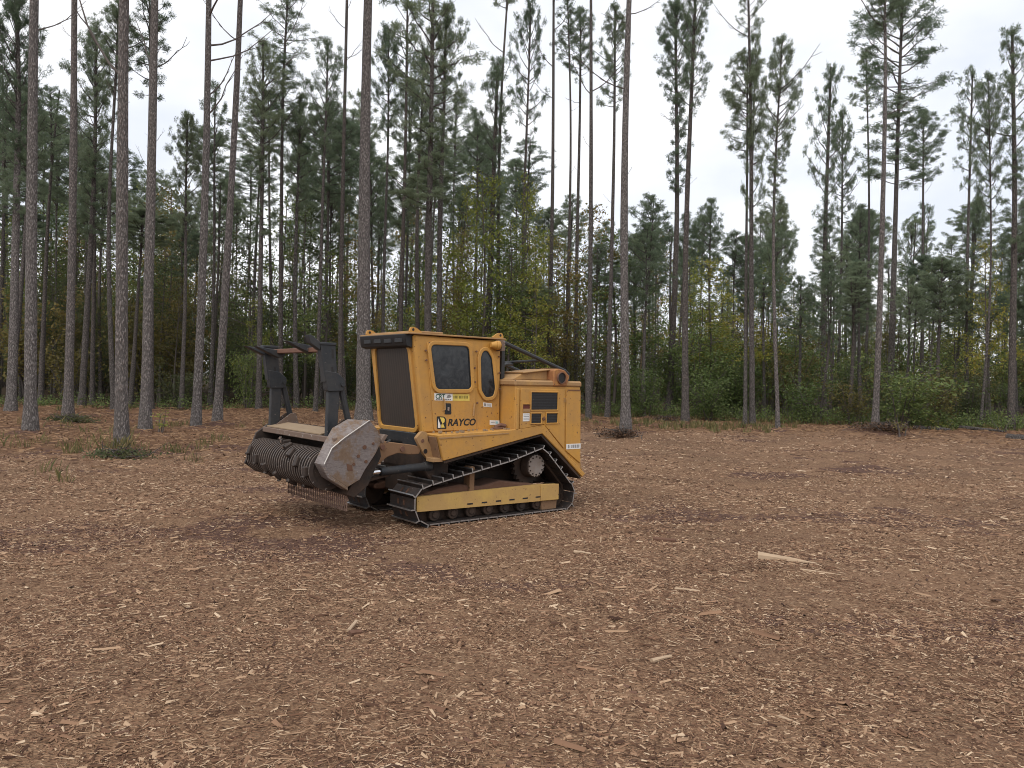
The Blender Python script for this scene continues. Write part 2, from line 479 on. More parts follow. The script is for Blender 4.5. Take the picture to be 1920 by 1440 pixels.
def build_chips():
    parts = []
    for (d, y0, y1, lm, ls, wmul) in ((5500, 2.2, 5.2, .0135, .55, 1.), (2500, 5.2, 8.5, .0175, .52, 1.), (1150, 8.5, 15, .023, .5, 1.1), (200, 15, 30, .042, .45, 1.2)):
        x, y = scatter(d, y0, y1)
        patch = vnoise(x * .9, y * 1.3, 21) * .6 + vnoise(x * 2.7, y * 3.1, 22) * .4
        thin = sstep(.26, .66, patch) * .82 + .18
        thin = thin * (1 - .85 * sstep(-2, 3, y - edge_left(x)))
        keep = rng.random(len(x)) < thin
        x, y = x[keep], y[keep]
        n = len(x)
        L = lm * np.exp(rng.normal(0, ls, n))
        W = L * rng.uniform(.14, .42, n) * wmul
        Hh = np.minimum(W * rng.uniform(.15, .5, n), .010) + .001
        parts.append((x, y, L, W, Hh))
    x, y, L, W, Hh = (np.concatenate(k) for k in zip(*parts))
    n = len(x)
    ang = rng.uniform(0, math.tau, n)
    tilt = rng.normal(0, .13, n)
    o = link('wood_chips', chip_mesh('wood_chips', x, y, L, W, Hh, ang, tilt, M['chip'], .002))
    tag(o, 'pale and brown wood chips strewn thickly over the mulched clearing', 'wood chips', kind='stuff')
    # larger slivers that stand out
    x, y = scatter(16, 2.4, 11)
    n = len(x)
    L = .055 * np.exp(rng.normal(0, .45, n))
    keep = rng.random(n) < .2 + .8 * sstep(.45, .7, vnoise(x * .9, y * 1.3, 21)); x, y, L = x[keep], y[keep], L[keep]; n = len(x); W = L * rng.uniform(.1, .26, n)
    me = chip_mesh('wood_slivers', x, y, L, W, W * .5 + .003, rng.uniform(0, math.tau, n), rng.normal(0, .12, n), M['chip'], .006)
    tag(link('wood_slivers', me), 'longer splintered slivers scattered among the wood chips', 'wood slivers', kind='stuff')
    # dark crumbs of bark and soil, thickest in the churned patches
    x, y = scatter(150, 2.4, 9)
    x2, y2 = scatter(40, 9, 22)
    x, y = np.concatenate([x, x2]), np.concatenate([y, y2])
    pat = vnoise(x * .42 + 3, y * .95, 5) * .6 + vnoise(x * 1.3, y * 2.4, 15) * .4
    near_track = np.exp(-(((x - .1) * .7) ** 2 + ((y - 9.9) * .6) ** 2))
    keep = rng.random(len(x)) < .06 + .94 * np.maximum(sstep(.55, .75, pat), near_track * .6)
    x, y = x[keep], y[keep]
    n = len(x)
    L = .022 * np.exp(rng.normal(0, .4, n)) * np.where(y > 9, 1.5, 1)
    me = chip_mesh('soil_crumbs', x, y, L, L * rng.uniform(.5, .9, n), np.minimum(.012, L * rng.uniform(.15, .4, n)), rng.uniform(0, math.tau, n), rng.normal(0, .06, n), M['mud'], .0)
    tag(link('soil_crumbs', me), 'dark crumbs of bark and soil lying in the churned patches', 'soil crumbs', kind='stuff')
    # thin matted fibres
    x, y = scatter(1500, 2.3, 6.5)
    x2, y2 = scatter(420, 6.5, 13)
    x, y = np.concatenate([x, x2]), np.concatenate([y, y2])
    keep = rng.random(len(x)) < .15 + .85 * sstep(.3, .6, vnoise(x * 1.4, y * 1.9, 33))
    x, y = x[keep], y[keep]
    n = len(x)
    L = .034 * np.exp(rng.normal(0, .5, n)) * np.where(y > 6.5, 1.5, 1)
    me = chip_mesh('mulch_fibres', x, y, L, L * .045 + .0012, np.full(n, .003), rng.uniform(0, math.tau, n), rng.normal(0, .16, n), M['chip'], .004)
    tag(link('mulch_fibres', me), 'thin matted wood fibres lying between the chips', 'wood fibres', kind='stuff')
    # pine straw fibres on the reddish ground under the trees
    x = rng.uniform(-26, 26, 60000); y = rng.uniform(12, 42, 60000)
    keep = (rng.random(len(x)) < sstep(-3, 3, y - edge_left(x)) * (1 - .6 * sstep(-2, 4, y - edge_woods(x)))) & (np.abs(x) < .8 * y + 2)
    x, y = x[keep], y[keep]
    n = len(x)
    L = rng.uniform(.10, .26, n)
    me = chip_mesh('pine_straw', x, y, L, np.full(n, .022), rng.uniform(.006, .03, n), rng.uniform(0, math.tau, n), rng.normal(0, .15, n), M['straw'], .002)
    tag(link('pine_straw', me), 'reddish fallen pine needles carpeting the ground under the trees', 'pine straw', kind='stuff')


# ------------------------------------------------------------------ mesh builder for the machine
class MB:
    """Collects solids given in machine coordinates: u rearward, v towards the near side, z up."""
    def __init__(s):
        s.v, s.f, s.m = [], [], []

    def add(s, vs, fs, mi=0):
        b = len(s.v)
        s.v += [tuple(p) for p in vs]
        s.f += [tuple(i + b for i in f) for f in fs]
        s.m += [mi] * len(fs)
        return s

    def box(s, a, b, mi=0):
        (x0, y0, z0), (x1, y1, z1) = a, b
        s.add([(x0, y0, z0), (x1, y0, z0), (x1, y1, z0), (x0, y1, z0), (x0, y0, z1), (x1, y0, z1), (x1, y1, z1), (x0, y1, z1)],
              [(0, 3, 2, 1), (4, 5, 6, 7), (0, 1, 5, 4), (1, 2, 6, 5), (2, 3, 7, 6), (3, 0, 4, 7)], mi)
        return s

    def slab(s, poly, o, a, b, n, d0, d1, mi=0):
        """Polygon (a, b coordinates about o) with thickness d0..d1 along n."""
        o, a, b, n = Vector(o), Vector(a), Vector(b), Vector(n)
        k = len(poly)
        vs = [o + a * p + b * q + n * d for d in (d0, d1) for p, q in poly]
        fs = [tuple(range(k)), tuple(range(2 * k - 1, k - 1, -1))] + [(i, (i + 1) % k, k + (i + 1) % k, k + i) for i in range(k)]
        s.add(vs, fs, mi)
        return s

    def prism(s, poly, v0, v1, mi=0):
        return s.slab(poly, (0, 0, 0), (1, 0, 0), (0, 0, 1), (0, 1, 0), v0, v1, mi)

    def ring(s, outer, inner, o, a, b, n, d0, d1, mi=0):
        o, a, b, n = Vector(o), Vector(a), Vector(b), Vector(n)
        k = len(outer)
        vs = [o + a * p + b * q + n * d for d, P in ((d0, outer), (d1, outer), (d1, inner), (d0, inner)) for p, q in P]
        fs = [(j * k + i, j * k + (i + 1) % k, ((j + 1) % 4) * k + (i + 1) % k, ((j + 1) % 4) * k + i) for j in range(4) for i in range(k)]
        s.add(vs, fs, mi)
        return s

    def cyl(s, a, b, r, r2=None, n=16, mi=0):
        a, b = Vector(a), Vector(b)
        r2 = r if r2 is None else r2
        d = (b - a).normalized()
        x = d.orthogonal().normalized(); y = d.cross(x)
        vs = [p + (x * math.cos(t) + y * math.sin(t)) * rr for p, rr in ((a, r), (b, r2)) for t in [math.tau * i / n for i in range(n)]]
        fs = [tuple(range(n - 1, -1, -1)), tuple(range(n, 2 * n))] + [(i, (i + 1) % n, n + (i + 1) % n, n + i) for i in range(n)]
        s.add(vs, fs, mi)
        return s

    def tube(s, pts, r, n=8, mi=0):
        pts = [Vector(p) for p in pts]
        rr = r if isinstance(r, (list, tuple)) else [r] * len(pts)
        vs, up = [], None
        for i, p in enumerate(pts):
            d = (pts[min(i + 1, len(pts) - 1)] - pts[max(i - 1, 0)]).normalized()
            x = d.orthogonal().normalized() if up is None else (up - d * up.dot(d)).normalized()
            up = x
            y = d.cross(x)
            vs += [p + (x * math.cos(t) + y * math.sin(t)) * rr[i] for t in [math.tau * (k + .5) / n for k in range(n)]]
        fs = [(j * n + i, j * n + (i + 1) % n, (j + 1) * n + (i + 1) % n, (j + 1) * n + i) for j in range(len(pts) - 1) for i in range(n)]
        fs += [tuple(range(n - 1, -1, -1)), tuple(range((len(pts) - 1) * n, len(pts) * n))]
        s.add(vs, fs, mi)
        return s

    def lathe_v(s, prof, c, n=28, mi=0, crest=0):
        """Profile (v, radius) turned about an axis along v through c=(u, z)."""
        vs = [(c[0] + r * math.cos(t), v, c[1] + r * math.sin(t)) for v, r in prof for t in [math.tau * i / n for i in range(n)]]
        k = len(prof)
        fs = [(j * n + i, j * n + (i + 1) % n, (j + 1) * n + (i + 1) % n, (j + 1) * n + i) for j in range(k - 1) for i in range(n)]
        fs += [tuple(range(n - 1, -1, -1)), tuple(range((k - 1) * n, k * n))]
        s.add(vs, fs, mi)
        if crest:
            rmax = max(r for _, r in prof)
            for j in range(k - 1):
                if min(prof[j][1], prof[j + 1][1]) > rmax - .002:
                    for i in range(n): s.m[-len(fs) + j * n + i] = crest
        return s

    def mesh(s, name, mats, bevel=0.0, smooth=True, flip=True):
        bm = bmesh.new()
        vv = [bm.verts.new((p[0], -p[1] if flip else p[1], p[2])) for p in s.v]
        for f, mi in zip(s.f, s.m):
            try:
                bm.faces.new([vv[i] for i in f]).material_index = mi
            except ValueError:
                pass
        bmesh.ops.recalc_face_normals(bm, faces=bm.faces[:])
        if bevel:
            es = [e for e in bm.edges if len(e.link_faces) == 2 and e.calc_face_angle(0) > .5]
            bmesh.ops.bevel(bm, geom=es, offset=bevel, segments=1, profile=.6, affect='EDGES', clamp_overlap=True)
        me = bpy.data.meshes.new(name)
        bm.to_mesh(me); bm.free()
        for m in (mats if isinstance(mats, (list, tuple)) else [mats]):
            me.materials.append(m)
        if smooth:
            me.polygons.foreach_set('use_smooth', np.ones(len(me.polygons), bool))
            me.set_sharp_from_angle(angle=R(32))
        return me

    def build(s, name, mats, parent=None, bevel=0.0, smooth=True):
        return link(name, s.mesh(name, mats, bevel, smooth), parent)


def round_poly(pts, r, n=4):
    out, k = [], len(pts)
    for i in range(k):
        p0, p, p1 = Vector(pts[i - 1]), Vector(pts[i]), Vector(pts[(i + 1) % k])
        a, b = (p0 - p).normalized(), (p1 - p).normalized()
        rr = min(r, (p0 - p).length * .45, (p1 - p).length * .45)
        A, B = p + a * rr, p + b * rr
        for j in range(n + 1):
            t_ = j / n
            out.append(tuple(A * (1 - t_) ** 2 + p * 2 * t_ * (1 - t_) + B * t_ * t_))
    return out


def grow(pts, d):
    """Offset a convex outline outwards by d."""
    k = len(pts)
    c = sum((Vector(p) for p in pts), Vector((0, 0))) / k
    out = []
    for i in range(k):
        p0, p, p1 = Vector(pts[i - 1]), Vector(pts[i]), Vector(pts[(i + 1) % k])
        e0, e1 = p - p0, p1 - p
        n0, n1 = Vector((e0.y, -e0.x)), Vector((e1.y, -e1.x))
        n0 = n0.normalized() if n0.length > 1e-9 else n1.normalized()
        n1 = n1.normalized() if n1.length > 1e-9 else n0
        n = (n0 + n1)
        n = n.normalized() / max(.5, math.sqrt(max(.05, (1 + n0.dot(n1)) / 2)))
        if n.dot(p - c) < 0: n = -n
        out.append(tuple(p + n * d))
    return out


SIDE = dict(o=(0, .55, 0), a=(1, 0, 0), b=(0, 0, 1), n=(0, 1, 0))


def text(body, u, z, v, size, mat, parent, name='lettering', shear=0.0, bold=0.0, sx=1.0):
    cu = bpy.data.curves.new(name, 'FONT')
    cu.body, cu.size, cu.shear, cu.offset, cu.extrude = body, size, shear, bold, .0015
    cu.resolution_u = 3
    cu.materials.append(mat)
    tmp = bpy.data.objects.new('tmp', cu)
    COL.objects.link(tmp)
    me = bpy.data.meshes.new_from_object(tmp.evaluated_get(bpy.context.evaluated_depsgraph_get()))
    bpy.data.objects.remove(tmp)
    me.name = name
    o = bpy.data.objects.new(name, me)
    COL.objects.link(o)
    o.parent = parent
    o.location = (u, -v, z)
    o.rotation_euler = (R(90), 0, 0)
    o.scale = (sx, 1, 1)
    return o


# ------------------------------------------------------------------ the forestry mulcher
ALPHA = R(39)
gU = Vector((math.cos(ALPHA), math.sin(ALPHA), 0)); gV = Vector((math.sin(ALPHA), -math.cos(ALPHA), 0))
ORIGIN = at_ground(798, 989) - gV * .83


def build_machine():
    root = empty('forestry_mulcher', ORIGIN - Vector((0, 0, .006)), ALPHA)
    tag(root, 'yellow tracked forestry mulcher parked with its toothed rotor head facing left', 'forestry mulcher')

    # ---- hull
    h = MB().box((.12, -.30, .30), (2.25, .30, .95)).box((.16, -.54, .90), (1.25, .54, 1.028))
    h.prism([(.14, .90), (.10, .62), (.25, .42), (.45, .42), (.45, .90)], -.32, .60)
    h.prism([(1.26, 1.04), (2.33, 1.04), (2.33, .62), (2.1, .5), (1.26, .5)], -.31, .31)
    h.build('hull', M['hull'], root, .012)

    # ---- cab
    cab = MB().prism([(-.035, 2.155), (.125, 1.03), (1.245, 1.03), (1.225, 2.14)], -.50, .55).build('cab', M['yellow'], root, .022)
    MB().box((.13, .545, 1.012), (1.25, .585, 1.034)).build('sill_strip', M['yellow_dusty'], cab, .004)
    # front face frame: s along v, t up the slope
    fo, fa = Vector((.125, 0, 1.03)), Vector((0, 1, 0))
    fb = Vector((-.16, 0, 1.125)).normalized()
    fn = Vector((-fb.z, 0, fb.x))
    outl = round_poly([(-.40, .05), (.43, .05), (.42, 1.0), (-.34, 1.0)], .07)
    ws = MB().slab(outl, fo, fa, fb, fn, -.01, .006).build('windscreen', M['mesh'], cab)
    MB().ring(grow(outl, .05), outl, fo, fa, fb, fn, -.01, .028).build('frame', M['yellow'], ws, .004)
    MB().slab([(-.42, -.18), (.42, -.18), (.42, .0), (-.42, .0)], fo, fa, fb, fn, -.02, .035).build('lower_front_plate', M['dark'], cab, .008)
    # roof with visor and lifting eyes
    roof = MB().slab([(-.115, .575), (1.285, .575), (1.285, -.54), (-.115, -.58)], (0, 0, 0), (1, 0, 0), (0, 1, 0), (0, 0, 1), 2.160, 2.178).build('roof', M['yellow_dusty'], root, .004)
    MB().slab([(.0, .50), (.40, .50), (.40, -.46), (.0, -.52)], (0, 0, 0), (1, 0, 0), (0, 1, 0), (0, 0, 1), 2.182, 2.206).build('roof_plate', M['yellow_dusty'], roof, .006)
    for (uu, vv, d) in ((-.02, .50, 1), (1.22, .53, -1), (-.03, -.50, 1), (1.2, -.47, -1)):
        e = MB().slab(round_poly([(-.055, 0), (.13, 0), (.04, .058), (-.03, .066)], .025, 3), (uu, vv, 2.182), (d, 0, 0), (0, 0, 1), (0, 1, 0), -.012, .012)
        e.cyl((uu + d * .0, vv - .0135, 2.178 + .036), (uu + d * .0, vv + .0135, 2.178 + .036), .016, n=12, mi=1)
        e.build('lifting_eye', [M['yellow'], M['ink']], roof)
    vis = MB().prism([(-.128, 2.162), (-.105, 2.030), (-.03, 2.005), (.0, 2.158)], -.57, .505).build('visor', M['black'], roof, .006)
    for k in range(4):
        s0 = -.47 + k * .245
        MB().box((-.124, s0, 2.060), (-.10, s0 + .17, 2.120)).build('lamp', M['black'], vis, .01)
    # door with window, latch, hinges, stickers
    dp = [(.135, 2.085), (.80, 2.090), (.875, 1.052), (.262, 1.052)]
    door = MB().slab(round_poly(dp, .04), d0=-.002, d1=.012, **SIDE).build('door', M['yellow'], root, .004)
    wp = round_poly([(.19, 2.04), (.71, 2.045), (.76, 1.555), (.275, 1.55)], .055)
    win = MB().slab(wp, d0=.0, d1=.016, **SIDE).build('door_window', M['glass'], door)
    MB().ring(grow(wp, .012), wp, d0=.0, d1=.024, **SIDE).build('rubber_seal', M['black'], door)
    MB().ring(grow(wp, .058), grow(wp, .012), d0=.0, d1=.034, **SIDE).build('window_frame', M['yellow'], door, .006)
    MB().slab(round_poly([(.395, 1.375), (.485, 1.375), (.495, 1.245), (.405, 1.245)], .012, 2), d0=.0, d1=.016, **SIDE).slab([(.43, 1.33), (.455, 1.33), (.455, 1.29), (.43, 1.29)], d0=.016, d1=.03, mi=1, **SIDE).build('door_latch', [M['black'], M['chrome']], door)
    for (zz, uu) in ((1.93, .762), (1.30, .812)):
        MB().cyl((uu, .570, zz - .075), (uu + .012, .570, zz + .075), .013, n=8).build('hinge', M['yellow_dusty'], door)
    bolts = MB()
    for (uu, zz) in ((.17, 2.07), (.3, 2.075), (.42, 2.075), (.56, 2.075), (.69, 2.075), (.82, 1.80), (.83, 1.63), (.18, 1.9), (.215, 1.7), (.24, 1.55), (.12, 1.98), (.13, 1.87), (.84, 2.0), (.87, 1.38), (1.19, 1.95), (1.2, 1.75), (1.21, 1.55)):
        bolts.cyl((uu, .56, zz), (uu, .575, zz), .012, n=6)
    tag(bolts.build('bolts', M['rust'], door), kind='stuff')
    MB().tube([(.375, .562, 1.44), (.385, .585, 1.40), (.392, .585, 1.30), (.372, .562, 1.29)], .008, 6).build('grab_handle', M['yellow_dusty'], door)
    st = MB().slab([(.252, 1.492), (.505, 1.488), (.508, 1.406), (.256, 1.410)], d0=.012, d1=.0145, **SIDE).build('dealer_sticker', M['white'], door)
    st.data.materials.append(M['yvinyl'])
    MB().slab([(.5055, 1.488), (.750, 1.484), (.756, 1.402), (.5085, 1.406)], d0=.012, d1=.0145, **SIDE).build('phone_sticker', M['yvinyl'], door)
    text('CRT', .266, 1.431, .5665, .076, M['green_ink'], door, bold=.001, sx=.92)
    pr = MB()
    for k in range(9):
        pr.slab([(.270 + k * .0245, 1.418), (.288 + k * .0245, 1.418), (.288 + k * .0245, 1.426), (.270 + k * .0245, 1.426)], d0=.0147, d1=.0155, **SIDE)
    pr.slab([(.42, 1.44), (.44, 1.475), (.465, 1.478), (.49, 1.455), (.475, 1.442), (.45, 1.436)], d0=.0147, d1=.0157, mi=1, **SIDE)
    for k in range(11):
        w_ = .0125 if k not in (3, 7) else .006
        pr.slab([(.520 + k * .0195, 1.432), (.520 + k * .0195 + w_, 1.432), (.520 + k * .0195 + w_, 1.464), (.520 + k * .0195, 1.464)], d0=.0147, d1=.0157, mi=2, **SIDE)
    tag(pr.build('sticker_print', [M['ink'], M['grey_ink'], flat_mat('olive_ink', (.20, .16, .03), .6)], door), kind='stuff')
    # maker's emblem and name
    em = MB().slab(round_poly([(.292, 1.225), (.395, 1.220), (.425, 1.19), (.430, 1.075), (.298, 1.078)], .012, 2), d0=.012, d1=.0142, **SIDE)
    em.slab([(.310, 1.200), (.345, 1.120), (.345, 1.090), (.310, 1.090)], d0=.0142, d1=.0155, mi=1, **SIDE)
    em.slab([(.335, 1.212), (.385, 1.208), (.405, 1.185), (.398, 1.155), (.372, 1.135)], d0=.0142, d1=.0155, mi=2, **SIDE)
    em.slab([(.358, 1.128), (.385, 1.130), (.405, 1.092), (.355, 1.092)], d0=.0142, d1=.0155, mi=2, **SIDE)
    em.build('emblem', [M['ink'], M['white'], M['yvinyl']], door)
    text('RAYCO', .444, 1.112, .5622, .112, M['ink'], door, shear=.22, bold=.0035, sx=1.06)
    # rear side window
    rp_ = round_poly([(.915, 1.93), (.945, 2.0), (1.0, 2.005), (1.065, 1.925), (1.125, 1.56), (1.10, 1.47), (1.0, 1.455), (.935, 1.54)], .03, 3)
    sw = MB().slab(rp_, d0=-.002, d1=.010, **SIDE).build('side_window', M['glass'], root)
    MB().ring(grow(rp_, .010), rp_, d0=-.002, d1=.017, **SIDE).build('rubber_seal', M['black'], sw)
    MB().ring(grow(rp_, .055), grow(rp_, .010), d0=-.002, d1=.026, **SIDE).build('window_frame', M['yellow'], sw, .006)
    wl_ = MB().slab([(.97, 1.385), (1.10, 1.375), (1.105, 1.325), (.975, 1.335)], d0=-.001, d1=.003, **SIDE)
    wl_.slab([(.98, 1.375), (1.01, 1.373), (1.012, 1.34), (.982, 1.342)], d0=.003, d1=.0042, mi=1, **SIDE)
    for k in range(3):
        wl_.slab([(1.02, 1.366 - k * .011), (1.09, 1.361 - k * .011), (1.09, 1.357 - k * .011), (1.02, 1.362 - k * .011)], d0=.003, d1=.0042, mi=1, **SIDE)
    wl_.build('warning_label', [M['white'], M['grey_ink']], cab)
    wl_ = MB().slab([(1.075, 1.168), (1.225, 1.162), (1.228, 1.105), (1.078, 1.110)], d0=-.001, d1=.003, **SIDE)
    wl_.slab([(1.09, 1.141), (1.16, 1.138), (1.16, 1.133), (1.09, 1.136)], d0=.003, d1=.0042, mi=1, **SIDE)
    wl_.slab([(1.165, 1.152), (1.20, 1.150), (1.20, 1.122), (1.165, 1.124)], d0=.003, d1=.0042, mi=2, **SIDE)
    wl_.build('warning_label', [M['white'], M['grey_ink'], M['blue_ink']], cab)
    # rear work lamp on the cab corner
    wk = MB().cyl((1.03, .60, 2.085), (1.10, .61, 2.085), .030, .052, 16).cyl((1.10, .61, 2.085), (1.15, .615, 2.085), .056, .056, 16).build('work_light', M['yellow'], root, .005)
    lens = MB().box((1.151, .552, 2.018), (1.19, .678, 2.148))
    for k in range(4):
        lens.box((1.19, .56, 2.028 + k * .029), (1.198, .67, 2.048 + k * .029), 1)
    lens.build('lens', [M['steel'], M['chrome']], wk, .003)

    # ---- engine cover
    hood = MB().prism([(1.255, 1.60), (2.345, 1.60), (2.375, .50), (2.13, .70), (1.715, 1.085), (1.255, 1.03)], -.82, .82).build('engine_cover', M['yellow'], root, .012)
    lid = MB().prism([(1.235, 1.672), (2.36, 1.668), (2.365, 1.592), (1.235, 1.592)], -.835, .835).build('cover_lid', M['yellow_dusty'], hood, .02)
    MB().slab(round_poly([(1.325, 1.565), (2.055, 1.56), (2.068, .80), (1.715, 1.122), (1.325, 1.068)], .015, 2), (0, .82, 0), (1, 0, 0), (0, 0, 1), (0, 1, 0), -.002, .016).build('service_door', M['yellow'], hood, .005)
    MB().slab(round_poly([(2.085, 1.56), (2.335, 1.555), (2.362, .60), (2.095, .775)], .015, 2), (0, .82, 0), (1, 0, 0), (0, 0, 1), (0, 1, 0), -.002, .016).build('corner_panel', M['yellow'], hood, .005)
    MB().box((1.262, .82, 1.07), (1.302, .84, 1.565)).build('corner_strip', M['yellow'], hood, .005)
    for (a0, a1, z0, z1) in ((1.49, 1.925, 1.305, 1.520), (1.495, 1.655, 1.140, 1.258), (1.745, 1.930, 1.140, 1.258)):
        q = [(a0, z0), (a1, z0), (a1, z1), (a0, z1)]
        gr = MB().slab(q, (0, .836, 0), (1, 0, 0), (0, 0, 1), (0, 1, 0), -.004, .002).build('vent', M['ink'], hood)
        MB().ring(grow(q, .014), q, (0, .836, 0), (1, 0, 0), (0, 0, 1), (0, 1, 0), -.004, .014).build('vent_frame', M['yellow'], hood, .003)
        sl = MB()
        nsl = int((z1 - z0) / .018)
        for k in range(nsl):
            zz = z0 + (k + .5) * (z1 - z0) / nsl
            sl.slab([(a0 + .004, zz - .003), (a1 - .004, zz - .003), (a1 - .004, zz + .003), (a0 + .004, zz + .003)], (0, .836, 0), (1, 0, 0), (0, 0, 1), (0, 1, 0), .002, .006)
        tag(sl.build('mesh_screen', M['dark'], hood), kind='stuff')
    MB().box((1.365, .836, 1.300), (1.470, .8375, 1.372)).box((1.365, .836, 1.372), (1.470, .848, 1.379), 1).box((1.365, .836, 1.282), (1.470, .848, 1.318), 2).build('latch_recess', [M['red_dark'], M['yellow'], M['yellow_dusty']], hood)
    lb = MB().box((1.365, .836, 1.165), (1.470, .8385, 1.262))
    for k in range(4):
        lb.box((1.375, .8385, 1.18 + k * .02), (1.46, .8395, 1.186 + k * .02), 1)
    lb.build('warning_label', [M['white'], M['grey_ink']], hood)
    MB().cyl((1.70, .836, 1.19), (1.70, .853, 1.19), .020, n=10).cyl((1.70, .853, 1.22), (1.70, .860, 1.19), .008, n=6).build('latch', M['rust'], hood)
    sp_ = MB().box((2.10, .836, .795), (2.352, .8385, .862))
    for k, wd in enumerate((.018, .010, .020, .022, .018, .020, .018)):
        u0_ = 2.125 + k * .031
        sp_.box((u0_, .8385, .808), (u0_ + wd, .8395, .850), 1)
    sp_.build('model_plate', [M['white'], M['grey_ink']], hood)
    for zz in (1.44, 1.42, 1.40):
        MB().box((2.035, .836, zz), (2.075, .842, zz + .008)).build('hinge', M['yellow_dusty'], hood)
    MB().box((2.10, .836, 1.548), (2.33, .843, 1.560)).build('seam_strip', M['rust'], hood)
    MB().prism([(2.13, .70), (2.40, .52), (2.44, .50), (2.40, .62), (2.37, .66)], -.80, .80).build('tail_guard', M['yellow_dusty'], root, .01)
    MB().cyl((2.43, .70, .43), (2.45, .70, .56), .012, n=8).build('tow_pin', M['rust'], root)
    # exhaust housing on the lid
    ex = MB().prism([(1.27, 1.672), (1.44, 1.755), (1.85, 1.800), (1.85, 1.672)], .36, .72).build('exhaust_housing', M['yellow_dusty'], root, .008)
    MB().slab([(1.42, 1.750), (1.87, 1.800), (1.87, 1.816), (1.41, 1.766)], (0, 0, 0), (1, 0, 0), (0, 0, 1), (0, 1, 0), .34, .76).build('housing_roof', M['yellow_dusty'], ex, .005)
    MB().prism([(1.85, 1.60), (2.08, 1.60), (2.13, 1.73), (2.04, 1.805), (1.92, 1.825), (1.85, 1.80)], .50, .845).build('muffler_box', M['exhaust'], ex, .012)
    MB().ring([(.074 * math.cos(t_), .074 * math.sin(t_)) for t_ in [math.tau * k / 20 for k in range(20)]], [(.066 * math.cos(t_), .066 * math.sin(t_)) for t_ in [math.tau * k / 20 for k in range(20)]],
              (1.975, .846, 1.705), (1, 0, 0), (0, 0, 1), (0, 1, 0), -.004, .022).build('tail_pipe', M['rust'], ex)
    MB().cyl((1.975, .846, 1.705), (1.975, .852, 1.705), .068, n=20).build('pipe_opening', M['ink'], ex)
    # limb riser bars from the cab roof to the tail
    gb = empty('guard_rails', (0, 0, 0), 0, root)
    for vv in (.50, -.47):
        MB().tube([(1.25, vv, 2.145), (1.33, vv, 2.125), (2.36, vv, 1.80), (2.41, vv, 1.77), (2.41, vv, 1.668)], .026, 8).build('rail', M['dark'], gb)
        MB().box((1.262, vv - .025, 1.668), (1.315, vv + .025, 2.125)).build('post', M['dark'], gb, .005)
    MB().tube([(1.31, .48, 1.845), (1.60, .20, 1.875), (1.93, -.10, 1.88)], .022, 8).build('rail', M['dark'], gb)
    MB().tube([(1.33, .40, 1.80), (1.52, .30, 1.70)], .020, 8).build('rail', M['dark'], gb)
    MB().tube([(1.93, -.47, 1.90), (1.93, .50, 1.93)], .018, 8).build('rail', M['dark'], gb)

    # ---- fenders
    fp = [(.135, 1.030), (.86, 1.052), (1.30, 1.070), (1.725, 1.115), (2.10, .745), (2.46, .46), (2.40, .42), (2.06, .715), (1.69, 1.005), (.22, .735)]
    for s_ in (1, -1):
        fe = MB().prism(fp, .31 * s_, .835 * s_).build('fender', M['yellow'], root, .008)
        MB().prism([(.225, .728), (1.69, .997), (2.05, .707), (2.39, .415), (2.37, .400), (2.02, .690), (1.68, .975), (.24, .705)], .33 * s_, .820 * s_).build('fender_underside', M['hull'], fe)
        MB().slab([(.36 * s_, 0), (.80 * s_, 0), (.80 * s_, .25), (.36 * s_, .25)], (.205, 0, .755), (0, 1, 0), (-.085 / .30, 0, 1), (-1, 0, -.28), .0, .012).build('fender_front', M['yellow_mud'], fe)
        MB().prism([(.155, .985), (1.15, 1.018), (1.15, 1.030), (.15, 1.000)], .834 * s_, .842 * s_).build('fender_seam', M['yellow_dusty'], fe)
        bk = MB().prism(round_poly([(-.04, .985), (.035, 1.060), (.10, 1.055), (.13, .93), (.30, .775), (.30, .725), (.12, .745), (.07, .80)], .02, 2), .60 * s_, .655 * s_)
        bk.cyl((.085, .655 * s_, .835), (.085, .659 * s_, .835), .030, n=12, mi=1).cyl((.045, .655 * s_, .955), (.045, .660 * s_, .955), .024, n=12, mi=2)
        bk.box((.10, min(.655 * s_, .80 * s_), .722), (.235, max(.655 * s_, .80 * s_), .765))
        bk.build('arm_bracket', [M['yellow_dusty'], M['ink'], M['rust']], root, .006)
    MB().box((1.06, .60, 1.056), (1.20, .70, 1.085)).tube([(1.10, .62, 1.08), (1.16, .66, 1.115), (1.23, .68, 1.10)], .026, 8).build('hose_fitting', M['rust'], root, .008)
    dm = MB()
    for k in range(24):
        uu, vv = random.uniform(.2, 1.2), random.uniform(.60, .80)
        rr = random.uniform(.008, .022)
        dm.box((uu, vv, 1.036 + .02 * uu), (uu + rr * 2, vv + rr, 1.05 + .02 * uu + rr * .5))
    tag(dm.build('fender_debris', M['tan'], root), kind='stuff')

    # ---- lift arms and their cylinders
    for s_ in (1, -1):
        la = MB().prism(round_poly([(-.64, .985), (-.50, .972), (-.03, .905), (.05, .87), (.03, .80), (-.10, .80), (-.25, .825), (-.39, .785), (-.50, .705), (-.60, .70), (-.70, .82)], .02, 2), .54 * s_, .625 * s_).build('lift_arm', M['yellow_mud'], root, .008)
        for (uu, zz) in ((-.45, .90), (-.56, .80), (-.20, .87)):
            MB().cyl((uu, .625 * s_, zz), (uu, .640 * s_, zz), .030, n=12).build('arm_pin', M['rust'], la)
        cy_ = MB().cyl((-.47, .62 * s_, .630), (.12, .60 * s_, .655), .046, n=16).cyl((.10, .60 * s_, .654), (.20, .60 * s_, .657), .055, n=16).build('hydraulic_cylinder', M['dark'], root, .004)
        MB().cyl((-.66, .625 * s_, .622), (-.46, .62 * s_, .631), .026, n=14).build('rod', M['chrome'], cy_)
